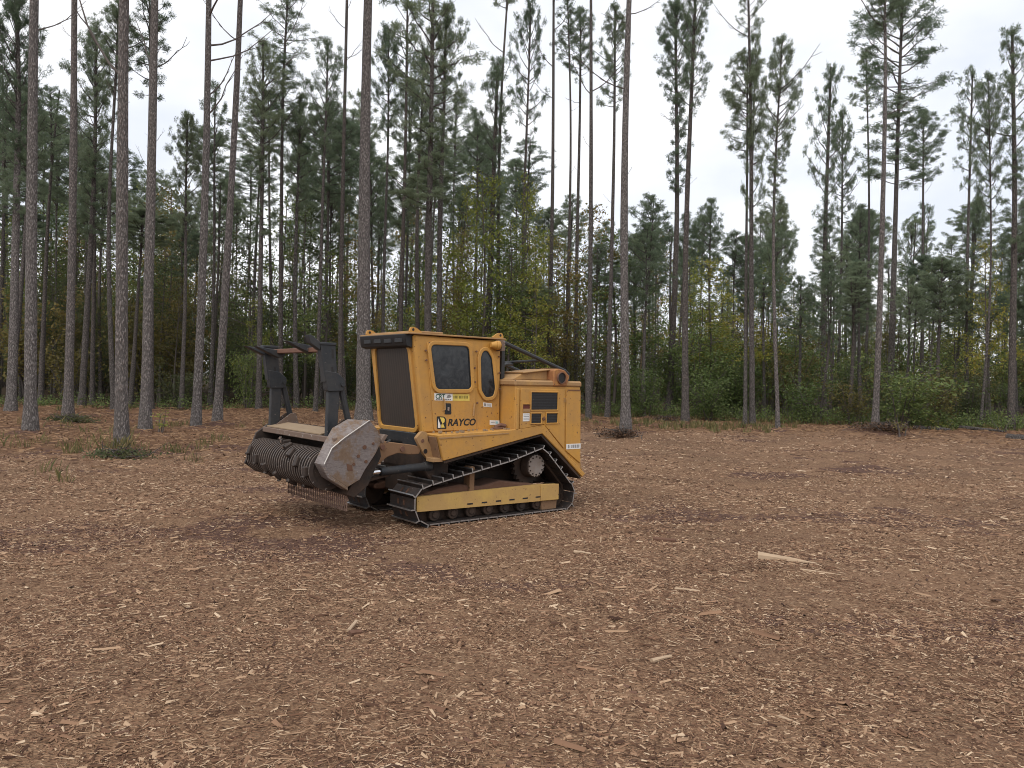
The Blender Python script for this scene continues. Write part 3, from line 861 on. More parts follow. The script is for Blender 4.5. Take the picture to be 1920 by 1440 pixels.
        MB().cyl((-.68, .585 * s_, .62), (-.68, .665 * s_, .62), .05, n=14).build('rod_eye', M['hull'], cy_)
        MB().prism([(-.62, .52), (-.32, .575), (-.30, .59), (-.34, .60), (-.64, .555)], .50 * s_, .60 * s_).build('skid', M['hull'], root, .004)  # dark hull colour paints in the shade between the tracks
    hose = MB()
    for k in range(4):
        v0 = -.22 + k * .14
        hose.tube([(.04, v0, .9), (-.12, v0 + .02, .93), (-.32, v0 + .02, .80), (-.55, v0 - .02, .90)], .022, 8)
    hose.build('hoses', M['black'], root)['kind'] = 'stuff'

    # ---- mulching head
    head = MB().prism([(-1.09, .985), (-1.06, 1.030), (-.86, 1.075), (-.62, 1.060), (-.57, .82), (-.72, .52), (-.88, .40), (-.97, .44), (-.90, .56), (-.84, .72), (-.88, .88), (-.97, .955)], -1.10, .82).build('mulching_head', M['hull'], root, .006)
    MB().slab([(-1.09, -1.06), (-.86, -1.06), (-.86, .43), (-1.09, .43)], (0, 0, 1.232), (1, 0, .18), (0, 1, 0), (0, 0, 1), .0, .012).build('top_plate', M['tan'], head)
    MB().box((-1.125, -1.10, .972), (-1.082, .82, 1.032)).build('front_lip', M['steel'], head, .006)
    rot_c = (-1.13, .695)
    prof, vv = [(-1.075, .03), (-1.075, .19)], -1.07
    while vv < .70:
        prof += [(vv, .165), (vv + .020, .165), (vv + .026, .208), (vv + .046, .208), (vv + .052, .165)]
        vv += .060
    prof += [(.71, .19), (.71, .03)]
    MB().lathe_v(prof, rot_c, 36, crest=1).build('rotor', [M['rotor'], M['rotor_crest']], head, smooth=False)
    tooth_me = MB().box((-.055, -.034, -.03), (.05, .034, .034)).box((-.066, -.030, .0), (-.046, .030, .050), 1).mesh('tooth', [M['rotor'], M['steel']], .010)
    for k in range(22):
        ang = k * 2.22 + .55
        v_ = -1.02 + k * .079
        link('tooth', tooth_me, head, (rot_c[0] + .205 * math.cos(ang), -v_, rot_c[1] + .205 * math.sin(ang)), (0, math.pi / 2 - ang, 0))
    # near end plate: flat cheek, sloping front flange, worn lower edge
    cheek = [(-.745, 1.205), (-.655, 1.115), (-.600, .985), (-.665, .86), (-.790, .69), (-.845, .595), (-.985, .525), (-1.195, .665), (-1.245, .770), (-1.165, .930), (-1.030, 1.030)]
    sp2 = MB().prism(cheek, .82, .868)
    rid = [(-.745, 1.205), (-1.030, 1.030), (-1.165, .930), (-1.245, .770)]
    inn = [(-.930, 1.222), (-1.105, 1.130), (-1.190, .985), (-1.295, .775)]
    vs = [(u_, .869, z_) for u_, z_ in rid] + [(u_, .735, z_) for u_, z_ in inn]
    vs += [(u_ + .03, .840, z_ - .03) for u_, z_ in rid] + [(u_ + .03, .728, z_ - .03) for u_, z_ in inn]
    fs = [(i, i + 1, i + 5, i + 4) for i in range(3)] + [(8 + i, 12 + i, 13 + i, 9 + i) for i in range(3)]
    fs += [(i, 8 + i, 9 + i, 1 + i) for i in range(3)] + [(4 + i, 5 + i, 13 + i, 12 + i) for i in range(3)] + [(0, 4, 12, 8), (3, 11, 15, 7)]
    sp2.add(vs, fs)
    plate = sp2.build('side_plate', M['battered'], head, .004)
    MB().tube([(u_ - .004, .872, z_ + .003) for u_, z_ in rid], .0075, 6).build('worn_highlight_edge', M['wear_highlight'], head)  # bright ridge line: worn steel plus a painted edge highlight
    MB().prism([(-1.30, .785), (-1.245, .775), (-1.195, .665), (-.985, .525), (-.985, .49), (-1.215, .635), (-1.275, .74)], .735, .885).build('wear_edge', M['battered'], head, .006)
    MB().prism([(-.62, 1.01), (-.575, 1.06), (-.54, 1.05), (-.60, .96)], .78, .90).build('rear_tab', M['steel'], head, .004)
    det = MB()
    for (u_, z_, r_) in ((-.80, .93, .022), (-.87, .84, .018), (-.92, .76, .016), (-.70, .965, .014), (-.78, .78, .018)):
        det.cyl((u_, .866, z_), (u_, .876, z_), r_, n=12)
    det.prism([(-.99, .70), (-.93, .69), (-.94, .75), (-1.00, .77)], .866, .871)
    tag(det.build('bolts', M['mud'], head), kind='stuff')
    MB().prism([(-.78, 1.17), (-.66, 1.07), (-.60, .96), (-.80, .69), (-.86, .56), (-1.0, .43), (-1.20, .50), (-1.33, .60), (-1.20, .96), (-1.06, 1.06)], -1.135, -1.10).build('side_plate', M['rotor'], head, .004)
    chn = MB()
    for k in range(33):
        v_ = -.76 + k * .0470 + random.uniform(-.003, .003)
        for j in range(8):
            z1 = .505 - j * .031 + random.uniform(-.003, .003)
            if j % 2: chn.box((-.935, v_ - .003, z1 - .034), (-.919, v_ + .003, z1))
            else: chn.box((-.930, v_ - .006, z1 - .034), (-.924, v_ + .006, z1))
    tag(chn.build('chain_curtain', M['chain'], head), kind='stuff')
    MB().box((-.95, -.76, .490), (-.90, .76, .545)).build('chain_bar', M['rust'], head, .004)

    # ---- push frame above the head
    pf = empty('push_frame', (0, 0, 0), 0, root)
    for v_ in (.50, -1.05):
        a, b = v_ - .045, v_ + .045
        MB().prism([(-1.065, 1.0), (-.945, 1.0), (-.925, 1.54), (-1.055, 1.54)], a + .012, b - .012).build('mast', M['dark'], pf, .008)
        MB().prism(round_poly([(-1.075, 1.50), (-.895, 1.505), (-.875, 1.56), (-.875, 1.625), (-.965, 1.700), (-1.105, 1.720)], .015, 2), a - .006, b + .006).build('knee_plate', M['dark'], pf, .006)
        um = MB().prism([(-1.105, 1.60), (-.965, 1.66), (-.995, 1.995), (-1.165, 1.985)], a, b)
        for z_, l_ in ((1.735, .06), (1.90, .10)):
            um.prism([(-1.035, z_ - l_ / 2), (-1.005, z_ - l_ / 2), (-1.015, z_ + l_ / 2), (-1.040, z_ + l_ / 2)], b - .001, b + .002, 1)
        um.build('upper_mast', [M['dark'], M['ink']], pf, .006)
        MB().box((-1.175, a - .01, 1.985), (-.985, b + .01, 2.015)).build('cap', M['dark'], pf, .006)
        MB().tube([(-.905, v_, 1.56), (-.80, v_, 1.17)], .034, 10).cyl((-.905, v_ - .07, 1.575), (-.905, v_ + .07, 1.575), .022, n=10).cyl((-.795, v_ - .07, 1.175), (-.795, v_ + .07, 1.175), .024, n=10).build('brace', M['dark'], pf)
        MB().prism([(-1.06, 1.03), (-.83, 1.195), (-.76, 1.205), (-.72, 1.06)], v_ - .085, v_ - .070).prism([(-1.06, 1.03), (-.83, 1.195), (-.76, 1.205), (-.72, 1.06)], v_ + .070, v_ + .085).build('ear_plate', M['steel'], pf, .003)
    MB().box((-1.13, -1.00, 1.915), (-1.03, .45, 1.965)).build('crossbar', M['rust'], pf, .006)
    for (v_, dz) in ((-1.06, 0.0), (-.74, -.01), (.12, .03)):
        MB().prism([(-1.385, 2.000 + dz), (-1.03, 1.950 + dz), (-1.03, 1.900 + dz), (-1.10, 1.87 + dz), (-1.29, 1.955 + dz)], v_ - .055, v_ + .055).build('push_tooth', M['dark'], pf, .005)
    MB().prism([(-1.165, 1.93), (-1.275, 2.00), (-1.300, 2.085), (-1.265, 2.085), (-1.16, 2.01)], .455, .545).build('push_tooth', M['dark'], pf, .005)

    # ---- tracks
    path = [(.03, .028), (-.095, .095), (-.150, .235), (-.142, .350), (-.070, .432), (.04, .468), (.21, .502), (.51, .560), (.86, .625), (1.21, .692), (1.56, .788), (1.70, .825), (1.79, .770), (2.00, .565), (2.18, .375), (2.245, .305), (2.265, .220), (2.245, .105), (2.16, .030)]
    P = np.array(path + [path[0]])
    seg = np.hypot(*np.diff(P, axis=0).T)
    cum = np.concatenate([[0], np.cumsum(seg)])
    NS = int(round(cum[-1] / .138))
    shoe = MB().box((-.064, -.262, -.010), (.064, .262, .0)).box((-.064, -.262, .0), (-.052, .262, .043), 0)
    shoe.box((-.0655, -.262, .036), (-.0505, .262, .046), 1).box((-.066, .2622, -.010), (.064, .2655, .004), 1)
    shoe.box((-.064, .2622, .0), (-.050, .2655, .044), 1).box((-.03, .02, .0), (.03, .05, .004), 2).box((-.03, -.10, .0), (.03, -.07, .004), 2)
    shoe_me = shoe.mesh('track_shoe', [M['track'], M['edge'], M['mud']])
    for s_ in (1, -1):
        core = MB()
        mid = .565 * s_
        inner = [((p[0] - 1.05) * .955 + 1.05, (p[1] - .36) * .90 + .36) for p in path]
        outer = [((p[0] - 1.05) * .985 + 1.05, (p[1] - .36) * .965 + .36) for p in path]
        core.ring(outer, inner, (0, 0, 0), (1, 0, 0), (0, 0, 1), (0, 1, 0), mid - .085, mid + .085)
        tr = core.build('track', M['hull'], root)
        for k in range(NS):
            d = (k + .35) / NS * cum[-1]
            x_ = np.interp(d, cum, P[:, 0]); z_ = np.interp(d, cum, P[:, 1])
            d2, d1 = min(cum[-1], d + .05), max(0, d - .05)
            tx = np.interp(d2, cum, P[:, 0]) - np.interp(d1, cum, P[:, 0]); tz = np.interp(d2, cum, P[:, 1]) - np.interp(d1, cum, P[:, 1])
            ang = math.atan2(tz, tx)
            o = link('track_shoe', shoe_me, tr, (x_, -mid, z_), (0, -ang, 0))
        fr = MB().prism([(-.085, .175), (2.02, .148), (2.02, .350), (1.72, .362), (-.085, .345)], .715 * s_, .775 * s_)
        for k in range(6):
            u_ = .60 + k * .21
            fr.prism([(u_, .198), (u_ + .085, .197), (u_ + .085, .218), (u_, .219)], .774 * s_, .7765 * s_, 1)
        fr.build('track_frame', [M['yellow_frame'], M['ink']], tr, .005)
        MB().prism([(1.735, .155), (2.035, .150), (2.035, .352), (1.735, .365)], .775 * s_, .788 * s_).build('frame_end_plate', M['yellow_frame'], tr, .005)
        MB().prism([(1.78, .03), (2.02, .03), (2.03, .145), (1.76, .150)], .68 * s_, .76 * s_).build('rear_guard', M['yellow_mud'], tr, .006)
        MB().prism([(-.07, .20), (.05, .06), (1.75, .05), (1.76, .15), (-.07, .18)], .60 * s_, .66 * s_).build('roller_guard', M['hull'], tr)
        for k in range(7):
            u_ = .18 + k * .255
            MB().cyl((u_, .56 * s_, .115), (u_, .735 * s_, .115), .072, n=14).cyl((u_, .735 * s_, .115), (u_, .752 * s_, .115), .038, n=10).build('roller', M['hull'], tr, .006)
        MB().box((.665, min(.60 * s_, .73 * s_), .33), (.735, max(.60 * s_, .73 * s_), .635)).cyl((.70, .60 * s_, .60), (.70, .735 * s_, .60), .04, n=12).build('carrier_roller', M['yellow_mud'], tr, .006)
        MB().cyl((.06, .50 * s_, .25), (.06, .64 * s_, .25), .175, n=24).build('idler', M['hull'], tr, .01)
        MB().cyl((2.07, .50 * s_, .195), (2.07, .64 * s_, .195), .150, n=24).build('idler', M['hull'], tr, .01)
        sprk = [((.255 if k % 2 else .220) * math.cos(math.tau * k / 44), (.255 if k % 2 else .220) * math.sin(math.tau * k / 44)) for k in range(44)]
        MB().slab(sprk, (1.675, 0, .592), (1, 0, 0), (0, 0, 1), (0, 1, 0), .535 * s_, .595 * s_).build('sprocket', M['hull'], tr)
        hubm = MB().cyl((1.685, .59 * s_, .592), (1.70, .695 * s_, .592), .160, .142, 28)
        hubm.build('drive_hub', M['hull'], tr, .008)
        cap = [((.142 if k % 2 else .130) * math.cos(math.tau * k / 40), (.142 if k % 2 else .130) * math.sin(math.tau * k / 40)) for k in range(40)]
        MB().slab(cap, (1.705, 0, .592), (1, 0, 0), (0, 0, 1), (0, 1, 0), .694 * s_, .712 * s_).build('hub_cover', M['hub'], tr, .003)
        hb = MB()
        for k in range(12):
            a_ = math.tau * k / 12
            hb.cyl((1.705 + .112 * math.cos(a_), .711 * s_, .592 + .112 * math.sin(a_)), (1.705 + .112 * math.cos(a_), .722 * s_, .592 + .112 * math.sin(a_)), .010, n=6)
        tag(hb.build('bolts', M['hull'], tr), kind='stuff')
        mh = MB()
        top = [(0.0, .345), (.25, .40), (.55, .43), (.85, .39), (1.15, .44), (1.40, .40), (1.68, .37)]
        mh.prism(top + [(1.68, .28), (0.0, .28)], .34 * s_, .70 * s_)
        mh.build('packed_mud', M['mud'], tr, .02)
    return root


# ------------------------------------------------------------------ pines
class Geo:
    """Triangles in two materials: 0 wood, 1 foliage."""
    def __init__(s):
        s.v, s.f, s.m, s.n = [], [], [], 0

    def put(s, v, f, mi):
        v = np.asarray(v, float).reshape(-1, 3); f = np.asarray(f, int).reshape(-1, 4)
        s.v.append(v); s.f.append(f + s.n); s.m.append(np.full(len(f), mi)); s.n += len(v)

    def tube(s, pts, rad, n=4, mi=0):
        pts = np.asarray(pts, float); k = len(pts)
        d = np.gradient(pts, axis=0); d /= np.linalg.norm(d, axis=1)[:, None] + 1e-9
        ref = np.array([0.37, .81, .45]) if abs(d[0, 2]) > .8 else np.array([.12, .1, 1.0])
        x = np.cross(d, ref); x /= np.linalg.norm(x, axis=1)[:, None] + 1e-9
        y = np.cross(d, x)
        t_ = np.arange(n) * math.tau / n
        rad = np.broadcast_to(np.asarray(rad, float), (k,))
        v = pts[:, None] + (x[:, None] * np.cos(t_)[None, :, None] + y[:, None] * np.sin(t_)[None, :, None]) * rad[:, None, None]
        i = np.arange(k * n).reshape(k, n); j = np.roll(i, -1, 1)
        f = np.stack([i[:-1], j[:-1], j[1:], i[1:]], 2)
        s.put(v, f, mi)

    def mesh(s, name, mats):
        return fast_mesh(name, np.concatenate(s.v), np.concatenate(s.f), mats, np.concatenate(s.m))


def unit(v):
    return v / (np.linalg.norm(v, axis=-1, keepdims=True) + 1e-9)


def tufts(g, C, D, rs, k=10, length=.24, width=.030):
    """Needle tufts: at each centre C, k slim kite-shaped needles fanned round the twig direction D."""
    n = len(C)
    dirs = unit(D[:, None] * .55 + rs.normal(0, .75, (n, k, 3)) + np.array([0, 0, .05]))
    L = length * rs.uniform(.7, 1.25, (n, k, 1))
    side = unit(np.cross(dirs, rs.normal(0, 1, (n, k, 3)))) * width * .5
    c = C[:, None] + rs.normal(0, .05, (n, k, 3))
    v = np.stack([c, c + dirs * L * .45 + side, c + dirs * L, c + dirs * L * .45 - side], 2).reshape(-1, 3)
    f = np.arange(n * k * 4).reshape(-1, 4)
    g.put(v, f, 1)


def pine_crown(seed, H=7.0, RAD=1.9, nb=58, fill=1.0, ragged=.35, lower=.45):
    """Crown about its own base on the stem: whorled limbs that sweep up, forked twigs, tufts at the twig ends."""
    rs = np.random.default_rng(seed)
    g = Geo()
    cs, ds = [], []
    gap_az = rs.uniform(0, math.tau)
    for i in range(nb):
        t_ = ((i + rs.uniform(0, 1)) / nb) ** .9
        z = t_ * H * .97
        az = i * 2.399 + rs.normal(0, .4)
        prof = (lower + (1 - lower) * min(1, t_ / .35)) * (1 - max(0, (t_ - .35) / .65) ** 1.7 * .86)
        L = RAD * prof * rs.uniform(1 - ragged, 1 + ragged * .6)
        if math.cos(az - gap_az) > .6 and t_ < .6: L *= .65
        el = R(8 + 48 * t_ + rs.normal(0, 9))
        d0 = np.array([math.cos(az) * math.cos(el), math.sin(az) * math.cos(el), math.sin(el)])
        q = np.linspace(0, 1, 5)[:, None]
        pts = np.array([0, 0, z]) + d0 * L * q + np.array([0, 0, .30 * L]) * q ** 2.2 + rs.normal(0, .035 * L, (5, 3)) * q
        g.tube(pts, np.linspace(.030 + .006 * L, .009, 5), 4)
        np_ = max(3, int(4.6 * L * fill + 1.6))
        for j in range(np_):
            f_ = 1.0 if j == 0 else rs.uniform(.42, .98)
            a = pts[0] * (1 - f_) + pts[-1] * f_ + np.array([0, 0, .30 * L * (f_ ** 2.2 - f_)])
            td = unit(d0 * .7 + rs.normal(0, .6, 3) * [1, 1, .6] + np.array([0, 0, .22]))
            tl = rs.uniform(.22, .50) * (.6 + .2 * L)
            b = a + td * tl
            g.tube([a, (a + b) / 2 + rs.normal(0, .03, 3), b], [.011, .008, .005], 3)
            pr_ = rs.uniform(.10, .20) * (.8 + .12 * L)        # a puff of tufts at the twig's end
            for w in range(int(rs.integers(4, 8))):
                off = unit(rs.normal(0, 1, 3)) * pr_ * rs.uniform(.2, 1) * [1, 1, .75]
                cs.append(b + off); ds.append(unit(off / pr_ + td * .5 + np.array([0, 0, .25])))
    cs, ds = np.array(cs), np.array(ds)
    tufts(g, cs, ds, rs, 11, .17, .026)
    g.tube([[0, 0, 0], [0, 0, H * .5], [0, 0, H * .98]], [.07, .045, .012], 6)
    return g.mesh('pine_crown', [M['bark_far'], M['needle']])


def trunk_mesh(seed, top, r_base, r_top, rings=18, n=11, bow=.18, flare=.35, bark='bark'):
    rs = np.random.default_rng(seed)
    q = np.linspace(0, 1, rings) ** 1.15
    top = np.array(top, float)
    ph, ph2 = rs.uniform(0, math.tau, 2)
    bw = np.stack([np.sin(q * math.pi) * bow * math.cos(ph) + np.sin(q * 7 + ph2) * bow * .22 * q, np.sin(q * math.pi) * bow * math.sin(ph) + np.cos(q * 6 + ph2) * bow * .22 * q, q * 0], 1)
    pts = top[None] * q[:, None] + bw
    pts[0, 2] = -.25
    z = top[2] * q
    rad = r_base + (r_top - r_base) * q
    rad = rad * (1 + flare * 1.5 * np.exp(-z / .30)) * (1 + rs.normal(0, .025, rings))
    t_ = np.arange(n) * math.tau / n
    lump = 1 + .06 * np.sin(2 * t_ + ph)[None, :] + rs.normal(0, .03, (rings, n))
    v = np.empty((rings, n, 3))
    v[:, :, 0] = pts[:, 0, None] + np.cos(t_)[None] * rad[:, None] * lump
    v[:, :, 1] = pts[:, 1, None] + np.sin(t_)[None] * rad[:, None] * lump
    v[:, :, 2] = pts[:, 2, None]
    i = np.arange(rings * n).reshape(rings, n); j = np.roll(i, -1, 1)
    f = np.stack([i[:-1], j[:-1], j[1:], i[1:]], 2).reshape(-1, 4)
    me = fast_mesh('trunk', v.reshape(-1, 3), f, M[bark], smooth=True)
    return me, pts


def stem_at(pts, z):
    return Vector((float(np.interp(z, pts[:, 2], pts[:, 0])), float(np.interp(z, pts[:, 2], pts[:, 1])), z))


def dead_limb_mesh(seed, L):
    rs = np.random.default_rng(seed)
    g = Geo()
    q = np.linspace(0, 1, 6)[:, None]
    pts = np.array([1.0, 0, .35]) * L * q + np.array([0, 0, .55 * L]) * q ** 2 + rs.normal(0, .03 * L, (6, 3)) * q
    g.tube(pts, np.linspace(.017, .005, 6), 5)
    for k in range(3):
        a = pts[2 + k]
        b = a + unit(np.array([.7, rs.normal(0, .6), .6])) * L * rs.uniform(.18, .35)
        g.tube([a, (a + b) / 2 + rs.normal(0, .02, 3), b], [.008, .006, .004], 4)
    return g.mesh('dead_limb', [M['twig']])


CROWNS = []
LIMBS = []


def make_prototypes():
    for k, (H, Rd, nb, fl, rg, lo) in enumerate(((7, 1.75, 46, 1.1, .35, .5), (7, 1.8, 38, 1.0, .5, .35), (7, 1.9, 48, 1.15, .35, .45), (7, 1.7, 32, .85, .5, .3),
                                                  (7, 2.0, 54, 1.25, .35, .4), (7, 1.9, 30, .75, .5, .25), (7, 1.75, 42, 1.1, .45, .6), (7, 2.0, 36, .95, .55, .35))):
        CROWNS.append(pine_crown(100 + k, H, Rd, nb, fl, rg, lo))
    for k in range(3):
        CROWNS.append(pine_crown(130 + k, 7, 1.05, 26, 1.5, .5, .95))
    for k in range(5):
        LIMBS.append(dead_limb_mesh(40 + k, 1.0))


def pine(base, top, dia, crown=None, crown_r=1.9, label='', group=None, seed=0, limbs=(), bark='bark', trunk=None, lower=None):
    """One pine: stem, crown and the dead limbs that still hang on the stem. crown = (z0, z1, prototype)."""
    rs = random.Random(seed)
    root = empty('pine_tree', base)
    tag(root, label, 'pine tree', group)
    if trunk is None:
        me, pts = trunk_mesh(seed, top, dia / 2, dia * .16, bark=bark, bow=.10 + .012 * top[2] * rs.random())
        link('trunk', me, root)
    else:
        me, pts0, s_ = trunk
        pts = pts0 * s_
        link('trunk', me, root, scl=s_)
    H = top[2]
    if crown:
        z0, z1, pr = crown
        p = stem_at(pts, min(z0, H))
        q = stem_at(pts, min(z1, H))
        o = link('crown', CROWNS[pr % 8], root, p)
        ax = (q - p).normalized() if (q - p).length > .1 else Vector((0, 0, 1))
        o.rotation_euler = (ax.to_track_quat('Z', 'Y') @ Matrix.Rotation(rs.uniform(0, 6.28), 3, 'Z').to_quaternion()).to_euler()
        k = crown_r / 1.9
        o.scale = (k, k, (z1 - z0) / 7.0)
    if lower:
        z0, z1 = lower
        p = stem_at(pts, z0)
        k = crown_r / 1.9
        link('crown', CROWNS[8 + seed % 3], root, p, (0, 0, rs.uniform(0, 6.28)), (k, k, (z1 - z0) / 7.0))
    for (zf, L, az) in limbs:
        p = stem_at(pts, zf)
        link('dead_limb', rs.choice(LIMBS), root, p, (0, rs.uniform(-.35, .25), az), (L, L, L))
    return root


# the pines one can tell apart: base x, base y, stem width, a higher point on the stem, then the crown's top, foot and width (all read off the photograph), label
PINES = [
    (57, 812, 25, 70, 0, None, None, 0, 'thick grey pine trunk second from the left edge, bare to the top of the view'),
    (20, 772, 19, 32, 60, 0, 300, 110, 'leaning dark pine at the far left edge with a leafy crown'),
    (127, 783, 17, 135, 0, None, None, 0, 'slim straight pine with a heap of dark litter round its foot, at left'),
    (153, 762, 13, 168, 300, 60, 330, 105, 'pine with a dense narrow pointed crown left of the two thick left trunks'),
    (173, 758, 10, 180, 300, 150, 420, 80, 'thin pine just right of the dense narrow crown at left'),
    (213, 768, 11, 222, 200, 8, 190, 95, 'pine half hidden behind the nearest left trunk, small round crown'),
    (228, 848, 27, 247, 0, None, None, 0, 'nearest pine trunk at left with grass tufts round its foot'),
    (272, 806, 21, 294, 0, None, None, 0, 'rough barked pine just right of the nearest left trunk'),
    (283, 768, 11, 283, 240, -40, 190, 130, 'pine behind the rough barked left trunk with thin spreading crown'),
    (367, 800, 17, 379, 0, None, None, 0, 'straight bare pine standing alone in the gap left of the mulcher'),
    (407, 795, 16, 436, 0, None, None, 0, 'pine with a bent foot and bare upturned branches near the top'),
    (340, 765, 9, 345, 400, 215, 440, 70, 'short thin pine behind the gap left of the straight bare pine'),
    (395, 762, 8, 402, 400, 165, 400, 85, 'small dense pine behind the bent footed pine'),
    (485, 768, 12, 491, 300, 85, 330, 100, 'dark pine left of the push frame with a ragged round crown'),
    (528, 765, 11, 540, 120, -10, 140, 130, 'dark stemmed pine behind the push frame carrying a heavy crown'),
    (556, 766, 11, 562, 300, 180, 400, 90, 'pine behind the left mast of the push frame'),
    (591, 772, 9, 610, 240, 90, 330, 100, 'slanting thin pine between the two masts'),
    (637, 768, 10, 655, 0, None, None, 0, 'tall thin pine right of the masts with sparse side branches'),
    (682, 792, 30, 702, 0, None, None, 0, 'thickest pine trunk directly behind the cab front'),
    (716, 765, 8, 727, 200, 60, 260, 70, 'crooked dark pine close behind the thickest trunk'),
    (748, 768, 11, 763, 100, -30, 180, 110, 'pine rising behind the front of the cab roof, thin crown'),
    (785, 765, 10, 794, 100, 100, 330, 80, 'pale stemmed pine behind the middle of the cab roof'),
    (803, 775, 18, 815, 60, -60, 260, 200, 'stout pine behind the cab with the broadest dark crown'),
    (824, 772, 13, 834, 200, 20, 300, 100, 'pine touching the stout broad crowned pine on its right'),
    (905, 768, 15, 925, 300, 120, 370, 110, 'reddish pine stem rising out of the yellow green tree'),
    (936, 768, 8, 958, 0, None, None, 0, 'very thin bare pine tilting right above the yellow green tree'),
    (978, 765, 9, 990, 200, 10, 260, 75, 'slender pine with a long narrow crown right of the yellow green tree'),
    (1028, 768, 10, 1037, 0, None, None, 0, 'pale straight pine above the sloping guard rail'),
    (1056, 768, 8, 1064, 120, 0, 130, 80, 'thin reddish pine with a dense dark top above the engine cover'),
    (1078, 766, 9, 1086, 200, 20, 150, 80, 'pine close behind the tail of the mulcher'),
    (1103, 784, 11, 1106, 0, None, None, 0, 'bare pine with a white mark low on its stem just right of the mulcher'),
    (1139, 780, 10, 1150, 200, 15, 210, 80, 'pine with a wispy crown between the mulcher and the thick right centre trunk'),
    (1174, 806, 18, 1190, 0, None, None, 0, 'thick pine right of the mulcher with a mound of litter at its foot'),
    (1254, 777, 14, 1263, 200, 10, 210, 85, 'left one of the pair of full crowned pines right of centre'),
    (1285, 792, 14, 1298, 200, -30, 220, 85, 'right one of the pair of full crowned pines right of centre'),
    (1397, 796, 8, 1402, 300, 100, 300, 110, 'thin pine touching its thicker neighbour, loose crown, right of centre'),
    (1411, 796, 12, 1405, 0, -60, 90, 70, 'tall pine with two separate foliage tiers right of centre'),
    (1459, 804, 8, 1461, 330, 80, 330, 90, 'thin pine whose crown hangs to one side, standing at the clearing edge'),
    (1544, 775, 12, 1553, 300, 128, 420, 90, 'pine with a pointed bushy crown standing against open sky'),
    (1570, 772, 7, 1576, 350, 215, 430, 70, 'thin pine just right of the pointed bushy crown'),
    (1621, 772, 7, 1621, 200, 98, 225, 70, 'lollipop shaped thin pine with a small tuft of crown against the sky'),
    (1640, 808, 14, 1662, 0, -70, 60, 90, 'pine with a scarred stem behind the brush heap at right'),
    (1668, 780, 13, 1690, 150, -10, 210, 190, 'pine beside the scarred stem bearing the widest crown on the right'),
    (1727, 772, 8, 1733, 300, 208, 350, 85, 'medium pine with an oval crown against the sky, at right'),
    (1812, 785, 8, 1816, 400, 140, 370, 90, 'pine with a long tapering crown near the right edge'),
    (1838, 804, 6, 1842, 400, 150, 420, 75, 'thinnest bare pole like pine in front of the right thicket'),
    (1895, 806, 15, 1902, 120, 55, 330, 110, 'dark thick pine at the right edge with a full crown'),
]


LOWER_TIER = {20: 120, 153: 130, 485: 150, 528: 120, 803: 150, 905: 120, 1254: 170, 1411: 330, 1459: 110, 1544: 90, 1668: 150, 1895: 170}
MARKS = [(57, 'thick grey trunk'), (228, 'nearest left trunk'), (272, 'rough barked pine'), (367, 'straight bare pine'), (408, 'bent footed pine'), (505, 'far mast'), (617, 'near mast'),
         (683, 'thickest trunk'), (803, 'stout pine'), (905, 'reddish stem'), (1029, 'pale straight pine'), (1104, 'white marked pine'), (1175, 'mound footed pine'), (1254, 'paired pines'),
         (1405, 'tiered pine'), (1459, 'edge pine'), (1546, 'bushy crowned pine'), (1640, 'scarred pine'), (1729, 'oval crowned pine'), (1838, 'pole thin pine'), (1896, 'right edge pine')]
ORD = ('nearest', 'second nearest', 'third nearest', 'fourth nearest', 'fifth nearest', 'sixth nearest', 'seventh nearest', 'eighth nearest', 'ninth nearest', 'tenth nearest',
       'eleventh nearest', 'twelfth nearest', 'thirteenth nearest', 'fourteenth nearest', 'fifteenth nearest', 'sixteenth nearest', 'seventeenth nearest', 'eighteenth nearest')


def name_by_gap(items):
    """items: (object, x, y, what). Each gets a label from the gap between two landmarks that it stands in and its turn in depth there."""
    gaps = {}
    for o, x, y, what in items:
        px = 960 + F * x / y + 10
        left = [m for m in MARKS if m[0] <= px]
        right = [m for m in MARKS if m[0] > px]
        where = f'between the {left[-1][1]} and the {right[0][1]}' if left and right else f'left of the {right[0][1]}' if right else f'right of the {left[-1][1]}'
        gaps.setdefault((what, where), []).append((y, o))
    for (what, where), lst in gaps.items():
        lst.sort(key=lambda k: k[0])
        for i, (y, o) in enumerate(lst):
            o['label'] = f'{ORD[min(i, len(ORD) - 1)]} {what} {where}' if len(lst) > 1 else f'only {what} {where}'


